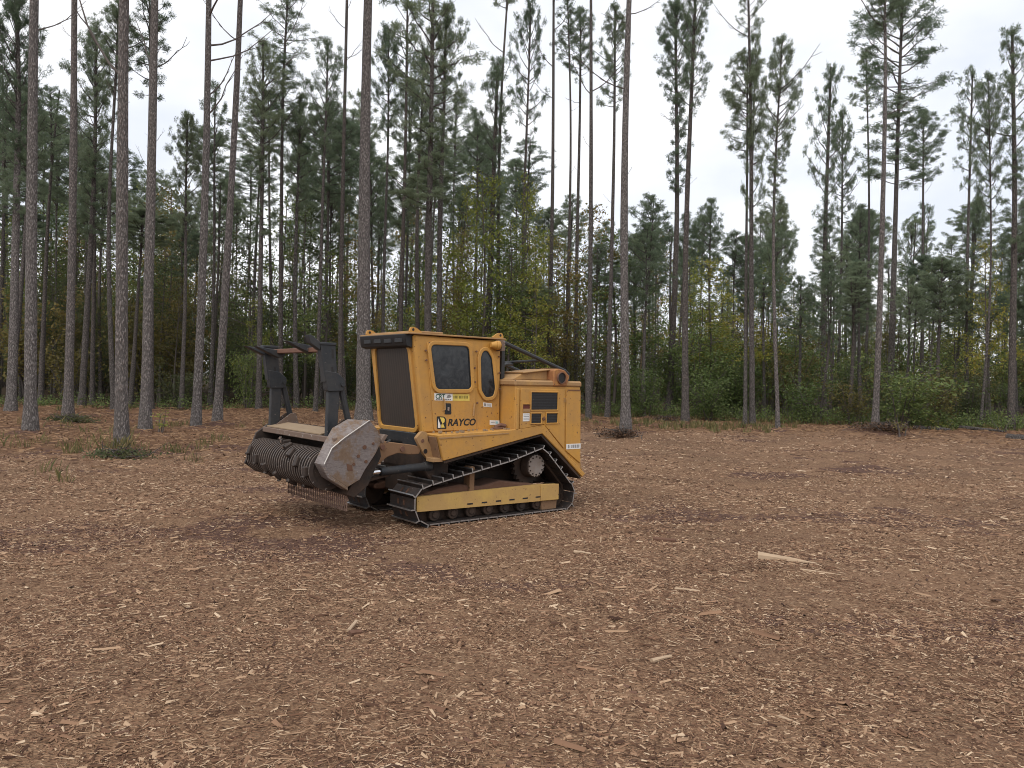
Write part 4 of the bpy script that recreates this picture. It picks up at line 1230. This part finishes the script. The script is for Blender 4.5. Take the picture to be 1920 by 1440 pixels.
def near_pines():
    for k, (bx, by, w, tx, ty, ct, cb, cw, label) in enumerate(PINES):
        b = at_ground(bx, by)
        Y = b.y
        b.z = gz(b.x, b.y)
        m = at_depth(tx, ty, Y)                                # the stem passes through here
        lean = ((m.x - b.x) / (m.z - b.z), 0.0)
        dia = .93 * w * Y / F
        rs = random.Random(k * 7 + 1)
        if ct is None:
            H = max(23.0, m.z + 7) + rs.uniform(0, 2)
            crown = (H - 7.5, H, k)
            cr_ = 1.9
        else:
            H = at_depth(tx, ct, Y).z - b.z
            z0 = at_depth(tx, cb, Y).z - b.z
            crown = (z0, H, k * 3 + 1)
            cr_ = cw * Y / F / 2
        top = (lean[0] * H, rs.uniform(-.3, .3), H)
        zvis = min(H, 1.65 + 715 / F * Y)
        limbs = []
        nl = rs.randint(3, 6) if (ct is None or ct < 60) else rs.randint(1, 4)
        for j in range(nl):
            zz = rs.uniform(.50, .98) * zvis
            if zz < H * .9: limbs.append((zz, rs.uniform(.5, 2.0) if zz > .7 * zvis else rs.uniform(.2, .6), rs.choice((0, math.pi)) + rs.uniform(-.9, .9)))
        low = None
        if bx in LOWER_TIER and cb is not None:
            zl = at_depth(tx, cb + LOWER_TIER[bx], Y).z - b.z
            low = (zl, crown[0] + .8)
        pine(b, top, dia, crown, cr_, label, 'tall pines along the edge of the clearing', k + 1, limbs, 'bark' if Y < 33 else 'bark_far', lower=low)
    return


def forest_pines():
    """The pines deeper in the wood, which nothing tells apart but their depth."""
    stock = []
    for k in range(7):
        stock.append(trunk_mesh(500 + k, (rng.normal(0, .35), rng.normal(0, .35), 18.0), .125, .03, 12, 7, .22, .2, 'bark_far'))
    done = [tuple(at_ground(p[0], p[1]).xy) for p in PINES]
    n = 0
    k = 0
    named = []
    rs = random.Random(77)
    while n < 250 and k < 9000:
        k += 1
        y = 35.5 + 78 * rs.random() ** 1.25
        x = rs.uniform(-.90, .90) * y
        px = 960 + F * x / y
        if any((x - a) ** 2 + (y - b) ** 2 < (2.0 if y < 60 else 2.6) ** 2 for a, b in done): continue
        if y > 65 and rs.random() < .5: continue
        if y < edge_woods(np.array([x]))[0] - .5: continue
        # tops read off the photograph: high on the left, low with open sky on the right
        ytop = np.interp(px, [-200, 100, 330, 400, 700, 900, 1100, 1200, 1320, 1500, 1900, 2300], [120, 170, 320, 190, 150, 190, 330, 330, 385, 400, 360, 300]) + (rs.uniform(-20, 170) if px > 1150 else 300 * rs.random() ** 1.2)
        H = 1.65 + (714 - ytop) / F * y
        if y < 52 and px > 1100: H *= .9
        H = max(7.0, min(24.0, H))
        s_ = H / 18.0
        me, pts = stock[rs.randrange(7)]
        dk = rs.uniform(.75, 1.15) * (.75 + .35 * s_)
        z = gz(x, y)
        ch = H * (rs.uniform(.18, .40) if px < 1150 else rs.uniform(.28, .56))
        grp = ('crowded pines deep in the left wood' if px < 560 else 'pines in the wood behind the mulcher' if px < 1110 else 'young pines in the right wood')
        root = empty('pine_tree', (x, y, z), rs.uniform(0, 6.28))
        tag(root, 'pine', 'pine tree', grp)
        if -40 < px < 1960:
            named.append((root, x, y, 'slim pine'))
        else:
            root['label'] = 'slim pine in the wood beyond the ' + ('left' if px < 960 else 'right') + ' edge of the view'
            root['group'] = 'pines beyond the ' + ('left' if px < 960 else 'right') + ' edge'
        link('trunk', me, root, scl=(dk, dk, s_))
        p = Vector((float(np.interp(H - ch, pts[:, 2] * s_, pts[:, 0])) * dk, float(np.interp(H - ch, pts[:, 2] * s_, pts[:, 1])) * dk, H - ch))
        rr = rs.uniform(.65, 1.05) * (.55 + .04 * H)
        link('crown', CROWNS[rs.randrange(8)], root, p, (rs.uniform(-.03, .03), rs.uniform(-.03, .03), rs.uniform(0, 6.28)), (rr, rr, ch / 7.0))
        done.append((x, y))
        n += 1
    name_by_gap(named)


# ------------------------------------------------------------------ broadleaf shrubs, saplings and small trees
def leaves(g, C, rs, k, spread, size, flat=.5):
    n = len(C)
    c = C[:, None] + rs.normal(0, 1, (n, k, 3)) * np.array([spread, spread, spread * .62])
    nrm = unit(rs.normal(0, 1, (n, k, 3)) + np.array([0, 0, flat * 2]))
    a = unit(np.cross(nrm, rs.normal(0, 1, (n, k, 3))))
    b = np.cross(nrm, a)
    s_ = size * rs.uniform(.65, 1.3, (n, k, 1))
    v = np.stack([c - a * s_, c + b * s_ * .48, c + a * s_, c - b * s_ * .48], 2).reshape(-1, 3)
    g.put(v, np.arange(len(v)).reshape(-1, 4), 1)


def shrub_mesh(seed, H=3.0, RAD=1.4, stems=8, clumps=110, k=22, leaf='leaf_green', size=.062):
    rs = np.random.default_rng(seed)
    g = Geo()
    cs = []
    for i in range(stems):
        az = rs.uniform(0, math.tau); out = RAD * rs.uniform(.25, .9); hh = H * rs.uniform(.55, 1.0)
        q = np.linspace(0, 1, 5)[:, None]
        pts = np.array([math.cos(az) * .12, math.sin(az) * .12, 0]) + np.array([math.cos(az) * out, math.sin(az) * out, 0]) * q ** 1.4 + np.array([0, 0, hh]) * q + rs.normal(0, .06, (5, 3)) * q
        g.tube(pts, np.linspace(.026, .007, 5), 4)
        for j in range(clumps // stems):
            f_ = rs.uniform(.22, 1.05)
            p = np.array([np.interp(f_, q[:, 0], pts[:, d]) for d in range(3)])
            e = p + unit(rs.normal(0, 1, 3) * [1, 1, .5] + [0, 0, .15]) * rs.uniform(.15, .55) * RAD * .6
            g.tube([p, e], [.007, .004], 3)
            cs.append(e)
    leaves(g, np.array(cs), rs, k, .17 * RAD / 1.4 + .05, size)
    return g.mesh('shrub', [M['twig'], M[leaf]])


def small_tree_mesh(seed, H=8.0, RAD=2.2, limbs=26, leaf='leaf_yellow', k=20, size=.075, z0=.25):
    rs = np.random.default_rng(seed)
    g = Geo()
    q = np.linspace(0, 1, 8)[:, None]
    ax = np.array([0, 0, H]) * q + np.stack([np.sin(q[:, 0] * 5 + seed) * .12 * H / 8, np.cos(q[:, 0] * 4 + seed) * .12 * H / 8, q[:, 0] * 0], 1)
    g.tube(ax, np.linspace(.075, .012, 8), 6)
    cs = []
    for i in range(limbs):
        t_ = z0 + (1 - z0) * (i + rs.uniform(0, 1)) / limbs
        p = np.array([np.interp(t_, q[:, 0], ax[:, d]) for d in range(3)])
        az = i * 2.4 + rs.normal(0, .5)
        L = RAD * rs.uniform(.5, 1.1) * (1.05 - .8 * max(0, (t_ - .4) / .6)) 
        el = R(rs.normal(18, 12))
        d0 = np.array([math.cos(az) * math.cos(el), math.sin(az) * math.cos(el), math.sin(el)])
        w = np.linspace(0, 1, 4)[:, None]
        pts = p + d0 * L * w + np.array([0, 0, -.10 * L]) * w ** 2 + rs.normal(0, .05 * L, (4, 3)) * w
        g.tube(pts, np.linspace(.022, .006, 4), 4)
        for j in range(max(3, int(5 * L))):
            f_ = rs.uniform(.3, 1.05)
            a = pts[0] * (1 - f_) + pts[-1] * f_
            e = a + rs.normal(0, .24, 3) * [1, 1, .45]
            cs.append(e)
    leaves(g, np.array(cs), rs, k, .20, size, .9)
    return g.mesh('small_tree', [M['twig'], M[leaf]])


def place_plant(name, me, base, h, r, label, cat, group, rz):
    """h and r scale the prototype; the mesh holds stem and leaves together."""
    o = link(name, me, None, base, (0, 0, rz), (r, r, h))
    return tag(o, label, cat, group)


def understory():
    rs = random.Random(31)
    S = {}
    for leaf, seeds in (('leaf_green', (1, 2, 3)), ('leaf_dark', (4, 5, 6)), ('leaf_olive', (7, 8, 9))):
        S[leaf] = [shrub_mesh(s_, leaf=leaf, stems=7 + s_ % 3, clumps=100 + 12 * (s_ % 3), k=20) for s_ in seeds]
    T = {leaf: [small_tree_mesh(s_, leaf=leaf) for s_ in seeds] for leaf, seeds in (('leaf_yellow', (21, 22)), ('leaf_olive', (23, 24)), ('leaf_green', (25, 26)), ('leaf_dark', (27,)))}
    # small trees one can pick out: x, top y, width, depth, leaf, label
    singles = [
        (900, 330, 190, 40, 'leaf_yellow', 'tall yellow green broadleaf tree rising behind the cab roof'),
        (985, 340, 150, 43, 'leaf_yellow', 'yellow green tree right of the reddish pine stem, behind the guard rail'),
        (862, 430, 120, 42, 'leaf_olive', 'olive leaved small tree just above the rear of the cab roof'),
        (1000, 500, 140, 38, 'leaf_yellow', 'low yellowing tree directly above the exhaust housing'),
        (1845, 455, 120, 36, 'leaf_yellow', 'yellow green sapling with orange tints near the right edge'),
        (1790, 520, 120, 40, 'leaf_green', 'bright green small tree left of the yellow green sapling at right'),
        (1310, 560, 150, 42, 'leaf_green', 'leafy green small tree between the paired pines and the thin pine'),
        (1490, 590, 130, 44, 'leaf_green', 'green small tree right of the thin pine at the clearing edge'),
        (480, 560, 90, 41, 'leaf_yellow', 'pale yellowing small tree left of the push frame'),
        (330, 520, 120, 42, 'leaf_olive', 'olive small tree in the gap behind the rough barked pine'),
        (130, 540, 120, 44, 'leaf_olive', 'brown olive small tree behind the slim left pines'),
        (95, 470, 110, 45, 'leaf_dark', 'dark forked small tree behind the thick grey left trunk'),
        (870, 350, 110, 46, 'leaf_yellow', 'narrow yellow tree touching the left of the tall yellow green tree'),
        (1040, 450, 110, 46, 'leaf_olive', 'olive tree between the slender pines above the engine cover'),
    ]
    for (px, ty, wd, Y, leaf, lab) in singles:
        c = at_depth(px, 714, Y)
        H = at_depth(px, ty, Y).z
        z = gz(c.x, Y)
        place_plant('small_tree', rs.choice(T[leaf]), (c.x, Y, z), H / 8.0, wd * Y / F / 4.4, lab, 'tree', 'broadleaf trees among the pines', rs.uniform(0, 6.28))
    bushes = [
        (1690, 668, 190, 33.5, 'leaf_green', 'large round green bush beside the scarred pine at right'),
        (1600, 700, 110, 35, 'leaf_olive', 'brownish bush left of the scarred pine'),
        (1760, 690, 120, 35, 'leaf_olive', 'reddish brown bush right of the large round green bush'),
        (1820, 700, 110, 36, 'leaf_dark', 'dark green bush behind the thin pole pine'),
        (1520, 690, 130, 36, 'leaf_green', 'green bush between the thin edge pine and the bushy crowned pine'),
        (1330, 690, 120, 37, 'leaf_green', 'green bush at the clearing edge right of the paired pines'),
        (1215, 690, 100, 38, 'leaf_green', 'green bush between the thick right centre pine and the paired pines'),
        (465, 640, 90, 38, 'leaf_green', 'green bush just left of the mulcher rotor, under the pines'),
        (340, 690, 130, 38, 'leaf_dark', 'dark low bush behind the straight bare pine at left'),
    ]
    for (px, ty, wd, Y, leaf, lab) in bushes:
        c = at_depth(px, 714, Y)
        H = at_depth(px, ty, Y).z
        place_plant('shrub', rs.choice(S[leaf]), (c.x, Y, gz(c.x, Y)), H / 3.0, wd * Y / F / 2.8, lab, 'shrub', 'shrubs at the clearing edge', rs.uniform(0, 6.28))
    n = 0
    named = []
    while n < 190:
        Y = 39 + 42 * rs.random()
        px = rs.uniform(-60, 1980)
        x = (px - 960) / F * Y
        if Y < float(edge_woods(np.array([x]))[0]) + rs.uniform(1.5, 6): continue
        ty = np.interp(px, [0, 300, 560, 700, 1100, 1250, 1500, 1700, 1920], [575, 590, 605, 625, 635, 645, 655, 665, 655]) + rs.uniform(-45, 75)
        H = max(1.0, 1.65 + (714 - ty) / F * Y)
        if px < 620: leaf = rs.choice(('leaf_dark', 'leaf_olive', 'leaf_green', 'leaf_dark'))
        elif px < 1080: leaf = rs.choice(('leaf_green', 'leaf_olive', 'leaf_dark'))
        else: leaf = rs.choice(('leaf_green', 'leaf_green', 'leaf_olive', 'leaf_dark', 'leaf_green'))
        tint = {'leaf_green': 'green', 'leaf_dark': 'dark', 'leaf_olive': 'olive brown'}[leaf]
        side = 'left of the mulcher' if px < 560 else 'behind the mulcher' if px < 1100 else 'right of the mulcher'
        lab = f'{tint} thicket shrub'
        o = place_plant('shrub', rs.choice(S[leaf]), (x, Y, gz(x, Y)), H / 3.0, rs.uniform(.8, 1.5) * (.6 + .14 * H), lab, 'shrub', f'{tint} thicket shrubs {side}', rs.uniform(0, 6.28))
        named.append((o, x, Y, lab))
        n += 1
    n = 0
    while n < 130:
        Y = 42 + 44 * rs.random()
        px = rs.uniform(-60, 1980)
        x = (px - 960) / F * Y
        ty = np.interp(px, [0, 300, 560, 700, 1100, 1250, 1500, 1920], [450, 450, 455, 465, 480, 520, 565, 560]) + rs.uniform(-100, 90)
        H = 1.65 + (714 - ty) / F * Y
        leaf = rs.choice(('leaf_olive', 'leaf_green', 'leaf_green', 'leaf_dark') if px < 700 else ('leaf_green', 'leaf_yellow', 'leaf_green', 'leaf_olive') if px < 1100 else ('leaf_green', 'leaf_olive', 'leaf_green', 'leaf_yellow'))
        side = 'left wood' if px < 560 else 'wood behind the mulcher' if px < 1100 else 'right wood'
        tint = {'leaf_green': 'green', 'leaf_dark': 'dark', 'leaf_olive': 'olive', 'leaf_yellow': 'yellow green'}[leaf]
        o = place_plant('small_tree', rs.choice(T[leaf]), (x, Y, gz(x, Y)), H / 8.0, rs.uniform(.8, 1.3) * (.5 + .06 * H), f'{tint} broadleaf tree standing among pine stems in the {side}', 'tree', f'{tint} broadleaf trees in the {side}', rs.uniform(0, 6.28))
        named.append((o, x, Y, f'{tint} broadleaf tree'))
        n += 1
    name_by_gap(named)


def far_woods():
    """The wood beyond what one can count: leaf and needle clumps and thin stems, in real depth."""
    rs = np.random.default_rng(9)
    g = Geo()
    n = 6000
    y = rs.uniform(88, 175, n)
    x = rs.uniform(-.85, .85, n) * y
    px = 960 + F * x / y
    hmax = np.interp(px, [-200, 300, 700, 1100, 1300, 1900], [19, 19, 18, 15, 8.5, 8]) * rs.uniform(.75, 1.15, n)
    z = hmax * rs.random(n) ** 1.15
    leaves(g, np.stack([x, y, z], 1), rs, 22, .75, .22, .3)
    for i in range(260):
        yy = rs.uniform(80, 150); xx = rs.uniform(-.8, .8) * yy; hh = rs.uniform(9, 15)
        g.tube([[xx, yy, -.2], [xx + rs.normal(0, .15), yy, hh * .5], [xx + rs.normal(0, .3), yy, hh]], [.12, .09, .04], 5)
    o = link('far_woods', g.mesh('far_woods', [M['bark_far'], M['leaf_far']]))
    tag(o, 'far dark mass of woodland closing the view between the pine stems', 'woodland', kind='stuff')


def low_growth():
    rs = np.random.default_rng(19)
    # grass: blades in tussocks
    spots = []
    for (px, py, r_, n) in ((225, 850, .55, 120), (150, 838, .8, 90), (300, 800, .5, 60), (90, 815, 1.2, 70), (345, 832, .6, 50), (30, 800, 1.2, 60), (385, 845, .4, 30), (20, 880, 1.5, 40), (1160, 795, 1.2, 60), (1300, 800, 1.5, 70), (1400, 800, 1.6, 90), (1330, 806, 1.4, 60), (160, 770, 1.0, 50), (440, 800, .7, 30)):
        p = at_ground(px, py)
        for _ in range(int(n * (.12 if px < 700 else .35))):
            spots.append((p.x + rs.normal(0, r_), p.y + rs.normal(0, r_ * .8)))
    for _ in range(900):
        px = rs.uniform(-40, 1960)
        x_, y_ = (px - 960) / F, rs.uniform(-1.5, 4)
        yy = float(edge_woods(np.array([x_ * 36]))[0]) + y_
        if px < 620 and rs.random() < .9: continue
        spots.append((x_ * yy, yy))
    S = np.array(spots)
    k = 14
    n = len(S)
    bx = S[:, 0, None] + rs.normal(0, .09, (n, k)); by = S[:, 1, None] + rs.normal(0, .09, (n, k))
    bz = relief(bx.ravel(), by.ravel()).reshape(n, k)
    h = rs.uniform(.07, .26, (n, k)); az = rs.uniform(0, math.tau, (n, k)); ln = rs.uniform(.15, .6, (n, k)) * h
    dx, dy = np.cos(az), np.sin(az)
    w = .008 + .010 * (by > 25)
    c0 = np.stack([bx - dy * w, by + dx * w, bz - .02], 2); c1 = np.stack([bx + dy * w, by - dx * w, bz - .02], 2)
    m0 = np.stack([bx + dx * ln * .4 - dy * w * .8, by + dy * ln * .4 + dx * w * .8, bz + h * .6], 2)
    t0 = np.stack([bx + dx * ln, by + dy * ln, bz + h], 2)
    v = np.stack([c0, c1, t0, m0], 2).reshape(-1, 3)
    o = link('grass', fast_mesh('grass', v, np.arange(len(v)).reshape(-1, 4), M['grass']))
    tag(o, 'thin green and straw coloured grass in tufts along the clearing edge', 'grass', kind='stuff')
    # low leafy weeds and seedlings along the foot of the wood
    g = Geo()
    n = 1500
    px = rs.uniform(-60, 1980, n)
    off = rs.exponential(2.2, n) - 1.0
    keep = (px > 620) | (rs.random(n) < .35)
    px, off = px[keep], off[keep]
    yy = edge_woods((px - 960) / F * 37) + off
    xx = (px - 960) / F * yy
    zz = relief(xx, yy)
    hh = rs.uniform(.15, .75, len(xx)) * np.interp(px, [0, 600, 1100, 1920], [.8, .8, 1.0, 1.15])
    for a, b, c, h_ in zip(xx, yy, zz, hh):
        g.tube([[a, b, c - .02], [a + rs.normal(0, .06), b, c + h_]], [.008, .004], 3)
    C = np.concatenate([np.stack([xx + rs.normal(0, .12, len(xx)), yy + rs.normal(0, .12, len(xx)), zz + hh * f_], 1) for f_ in (.35, .65, .95)])
    leaves(g, C, rs, 9, .13, .055, .6)
    o = link('weeds', g.mesh('weeds', [M['twig'], M['leaf_green']]))
    tag(o, 'low leafy weeds and seedlings growing along the foot of the wood', 'weeds', kind='stuff')


# ------------------------------------------------------------------ single pieces of timber and other small things
def stick(name, a, b, r0, r1, mat, label, cat, flat=.6, bend=.02, group=None, seed=0, lift=.0):
    rs = np.random.default_rng(seed)
    A, B = at_ground(*a), at_ground(*b)
    A.z, B.z = gz(A.x, A.y), gz(B.x, B.y)
    root = (A + B) / 2
    m = MB()
    k = 7
    d = B - A
    pts, vs = [], []
    n = 7
    side = Vector((-d.y, d.x, 0)).normalized()
    for i in range(k):
        t_ = i / (k - 1)
        p = A + d * t_ + side * bend * d.length * math.sin(t_ * math.pi) - root
        r = r0 + (r1 - r0) * t_
        p.z += r * flat * .75 + lift
        for j in range(n):
            an = math.tau * j / n
            rr = r * (1 + rs.normal(0, .10))
            vs.append(p + side * math.cos(an) * rr + Vector((0, 0, 1)) * math.sin(an) * rr * flat)
    fs = [(i * n + j, i * n + (j + 1) % n, (i + 1) * n + (j + 1) % n, (i + 1) * n + j) for i in range(k - 1) for j in range(n)]
    fs += [tuple(range(n - 1, -1, -1)), tuple(range((k - 1) * n, k * n))]
    m.add(vs, fs)
    o = link(name, m.mesh(name, mat, smooth=True, flip=False), None, root)
    return tag(o, label, cat, group)


def timber():
    stick('wood_slab', (1421, 1054), (1531, 1064), .052, .012, M['wood_pale'], 'long pale split slab of wood tapering to a point on the mulch', 'wood slab', .75, .01, seed=1)
    stick('wood_sliver', (1500, 1074), (1577, 1083), .014, .007, M['wood_pale'], 'thin straight sliver lying just below the long split slab', 'wood sliver', .6, .02, seed=2)
    stick('stick', (1225, 1013), (1267, 1017), .028, .022, M['mud'], 'short dark barked stick on the mulch right of the mulcher', 'stick', .9, .0, seed=3)
    stick('wood_sliver', (1077, 1038), (1108, 1042), .026, .014, M['wood_pale'], 'pale broken piece below and left of the short dark stick', 'wood sliver', .7, .05, seed=4)
    stick('wood_sliver', (653, 1188), (668, 1168), .013, .012, M['wood_pale'], 'bright pale peg of wood propped beside a dark clod in the foreground', 'wood sliver', .7, .0, seed=5, lift=.02)
    stick('bark_clod', (656, 1192), (677, 1188), .025, .020, M['mud'], 'dark clod of bark beside the bright pale peg', 'bark clod', .8, .05, seed=6)
    stick('wood_sliver', (1222, 1249), (1258, 1242), .018, .012, M['wood_pale'], 'pale chunky chip near the bottom centre right', 'wood sliver', .7, .03, seed=7)
    stick('wood_sliver', (1265, 1112), (1312, 1117), .020, .012, M['wood_pale'], 'flat pale shard below and left of the long split slab', 'wood sliver', .5, .03, seed=8)
    stick('wood_sliver', (1460, 1344), (1500, 1360), .010, .006, M['wood_pale'], 'narrow pale shard near the bottom right of the clearing', 'wood sliver', .6, .04, seed=9)
    # fallen stems along the foot of the right wood
    stick('fallen_log', (1712, 803), (1782, 806), .11, .08, M['bark_far'], 'dark fallen log along the foot of the right thicket', 'fallen log', .95, .02, seed=11)
    stick('fallen_log', (1800, 805), (1880, 812), .09, .05, M['bark_far'], 'thinner grey fallen log right of the other log, near the right edge', 'fallen log', .95, .03, seed=12)
    stick('fallen_log', (1890, 822), (1935, 826), .12, .10, M['bark_far'], 'short dark log running out of view at the right edge', 'fallen log', .95, .0, seed=13)
    # snag: broken stem with pale split top
    b = at_ground(1197, 774); b.z = gz(b.x, b.y)
    root = tag(empty('snag', b), 'broken pine snag with pale splintered wood behind the thick right centre pine', 'dead tree')
    Hs = at_depth(1199, 598, b.y).z - b.z
    me, pts = trunk_mesh(900, (.15, 0, Hs * .97), .11, .075, 10, 9, .05, .2, 'bark_far')
    link('trunk', me, root)
    g = Geo()
    rs = np.random.default_rng(5)
    g.tube([[.02, -.075, Hs * .15], [.08, -.075, Hs * .55], [.14, -.05, Hs]], [.02, .05, .03], 5)
    for k in range(6):
        an = rs.uniform(0, 6.28)
        g.tube([[.15 + .05 * math.cos(an), .05 * math.sin(an), Hs * .95], [.15 + .25 * math.cos(an), .2 * math.sin(an), Hs * 1.0 + rs.uniform(.1, .45)]], [.03, .006], 4)
    link('split_wood', g.mesh('split_wood', [M['wood_pale']]), root)
    # brush heap at the foot of the scarred pine, litter heaps at other stems
    for (px, py, R_, hh, n, lab) in ((1655, 818, .8, .2, 80, 'dark brush heap with broken roots at the foot of the scarred pine'),
                                     (1165, 822, .45, .18, 50, 'heap of bark and litter at the foot of the thick right centre pine'),
                                     (228, 858, .42, .07, 26, 'dark litter heap at the foot of the nearest left pine'),
                                     (130, 792, .55, .16, 60, 'litter heap round the slim straight left pine'),
                                     (1250, 790, .7, .2, 60, 'scrubby brush heap in front of the paired pines')):
        c = at_ground(px, py); c.z = gz(c.x, c.y)
        g = Geo()
        for k in range(n):
            r_ = R_ * abs(rs.normal(0, .6)); an = rs.uniform(0, 6.28)
            p = np.array([r_ * 1.35 * math.cos(an), r_ * math.sin(an), max(.0, hh * math.exp(-(r_ / R_) ** 2 * 1.6) + rs.normal(0, .03))])
            d = unit(rs.normal(0, 1, 3) * [1, 1, .35]) * rs.uniform(.12, .45)
            g.tube([p - d, p + rs.normal(0, .02, 3), p + d], [.004, .010, .003], 4)
        leaves(g, np.stack([rs.normal(0, R_ * .6, n * 3), rs.normal(0, R_ * .5, n * 3), rs.uniform(0, hh, n * 3)], 1), rs, 7, .08, .04)
        tag(link('brush_heap', g.mesh('brush_heap', [M['bark_far'], M['leaf_dark'] if px < 300 else M['mulch_leaf']]), None, c), lab, 'brush heap', 'heaps of litter at the feet of pines')
    # little saplings in front of the wood
    for (px, py, ty, leaf, lab) in ((1693, 822, 770, 'leaf_olive', 'small rusty seedling standing beside the brush heap'), (1770, 805, 778, 'leaf_yellow', 'bright yellow green seedling in front of the right thicket'), (1880, 812, 785, 'leaf_green', 'small green seedling at the foot of the dark right edge pine'), (295, 812, 772, 'leaf_yellow', 'yellow green seedling beside the rough barked left pine')):
        c = at_ground(px, py); c.z = gz(c.x, c.y)
        h_ = (py - ty) / F * c.y
        place_plant('seedling', shrub_mesh(px, H=1.0, RAD=.35, stems=3, clumps=14, k=9, leaf=leaf, size=.045), c, h_, 1.0, lab, 'seedling', 'seedlings at the clearing edge', 0)


# ------------------------------------------------------------------ build
for (px, py, h_, r_) in ((228, 852, .16, .55), (127, 790, .12, .6), (367, 803, .08, .5), (407, 798, .10, .6), (272, 810, .08, .5), (1170, 816, .16, .8), (1645, 816, .20, 1.3), (1285, 797, .10, .8), (57, 815, .08, .5), (1459, 806, .06, .5), (1404, 800, .08, .6)):
    p = at_ground(px, py)
    MOUNDS.append((p.x, p.y, h_, r_))
for q_ in PINES:
    p = at_ground(q_[0], q_[1] + 2)
    if p.y < 34 and all((p.x - m[0]) ** 2 + (p.y - m[1]) ** 2 > 1.5 for m in MOUNDS):
        MOUNDS.append((p.x, p.y, .07, .42))
build_ground()
make_prototypes()
near_pines()
forest_pines()
understory()
far_woods()
build_machine()
low_growth()
build_chips()
timber()
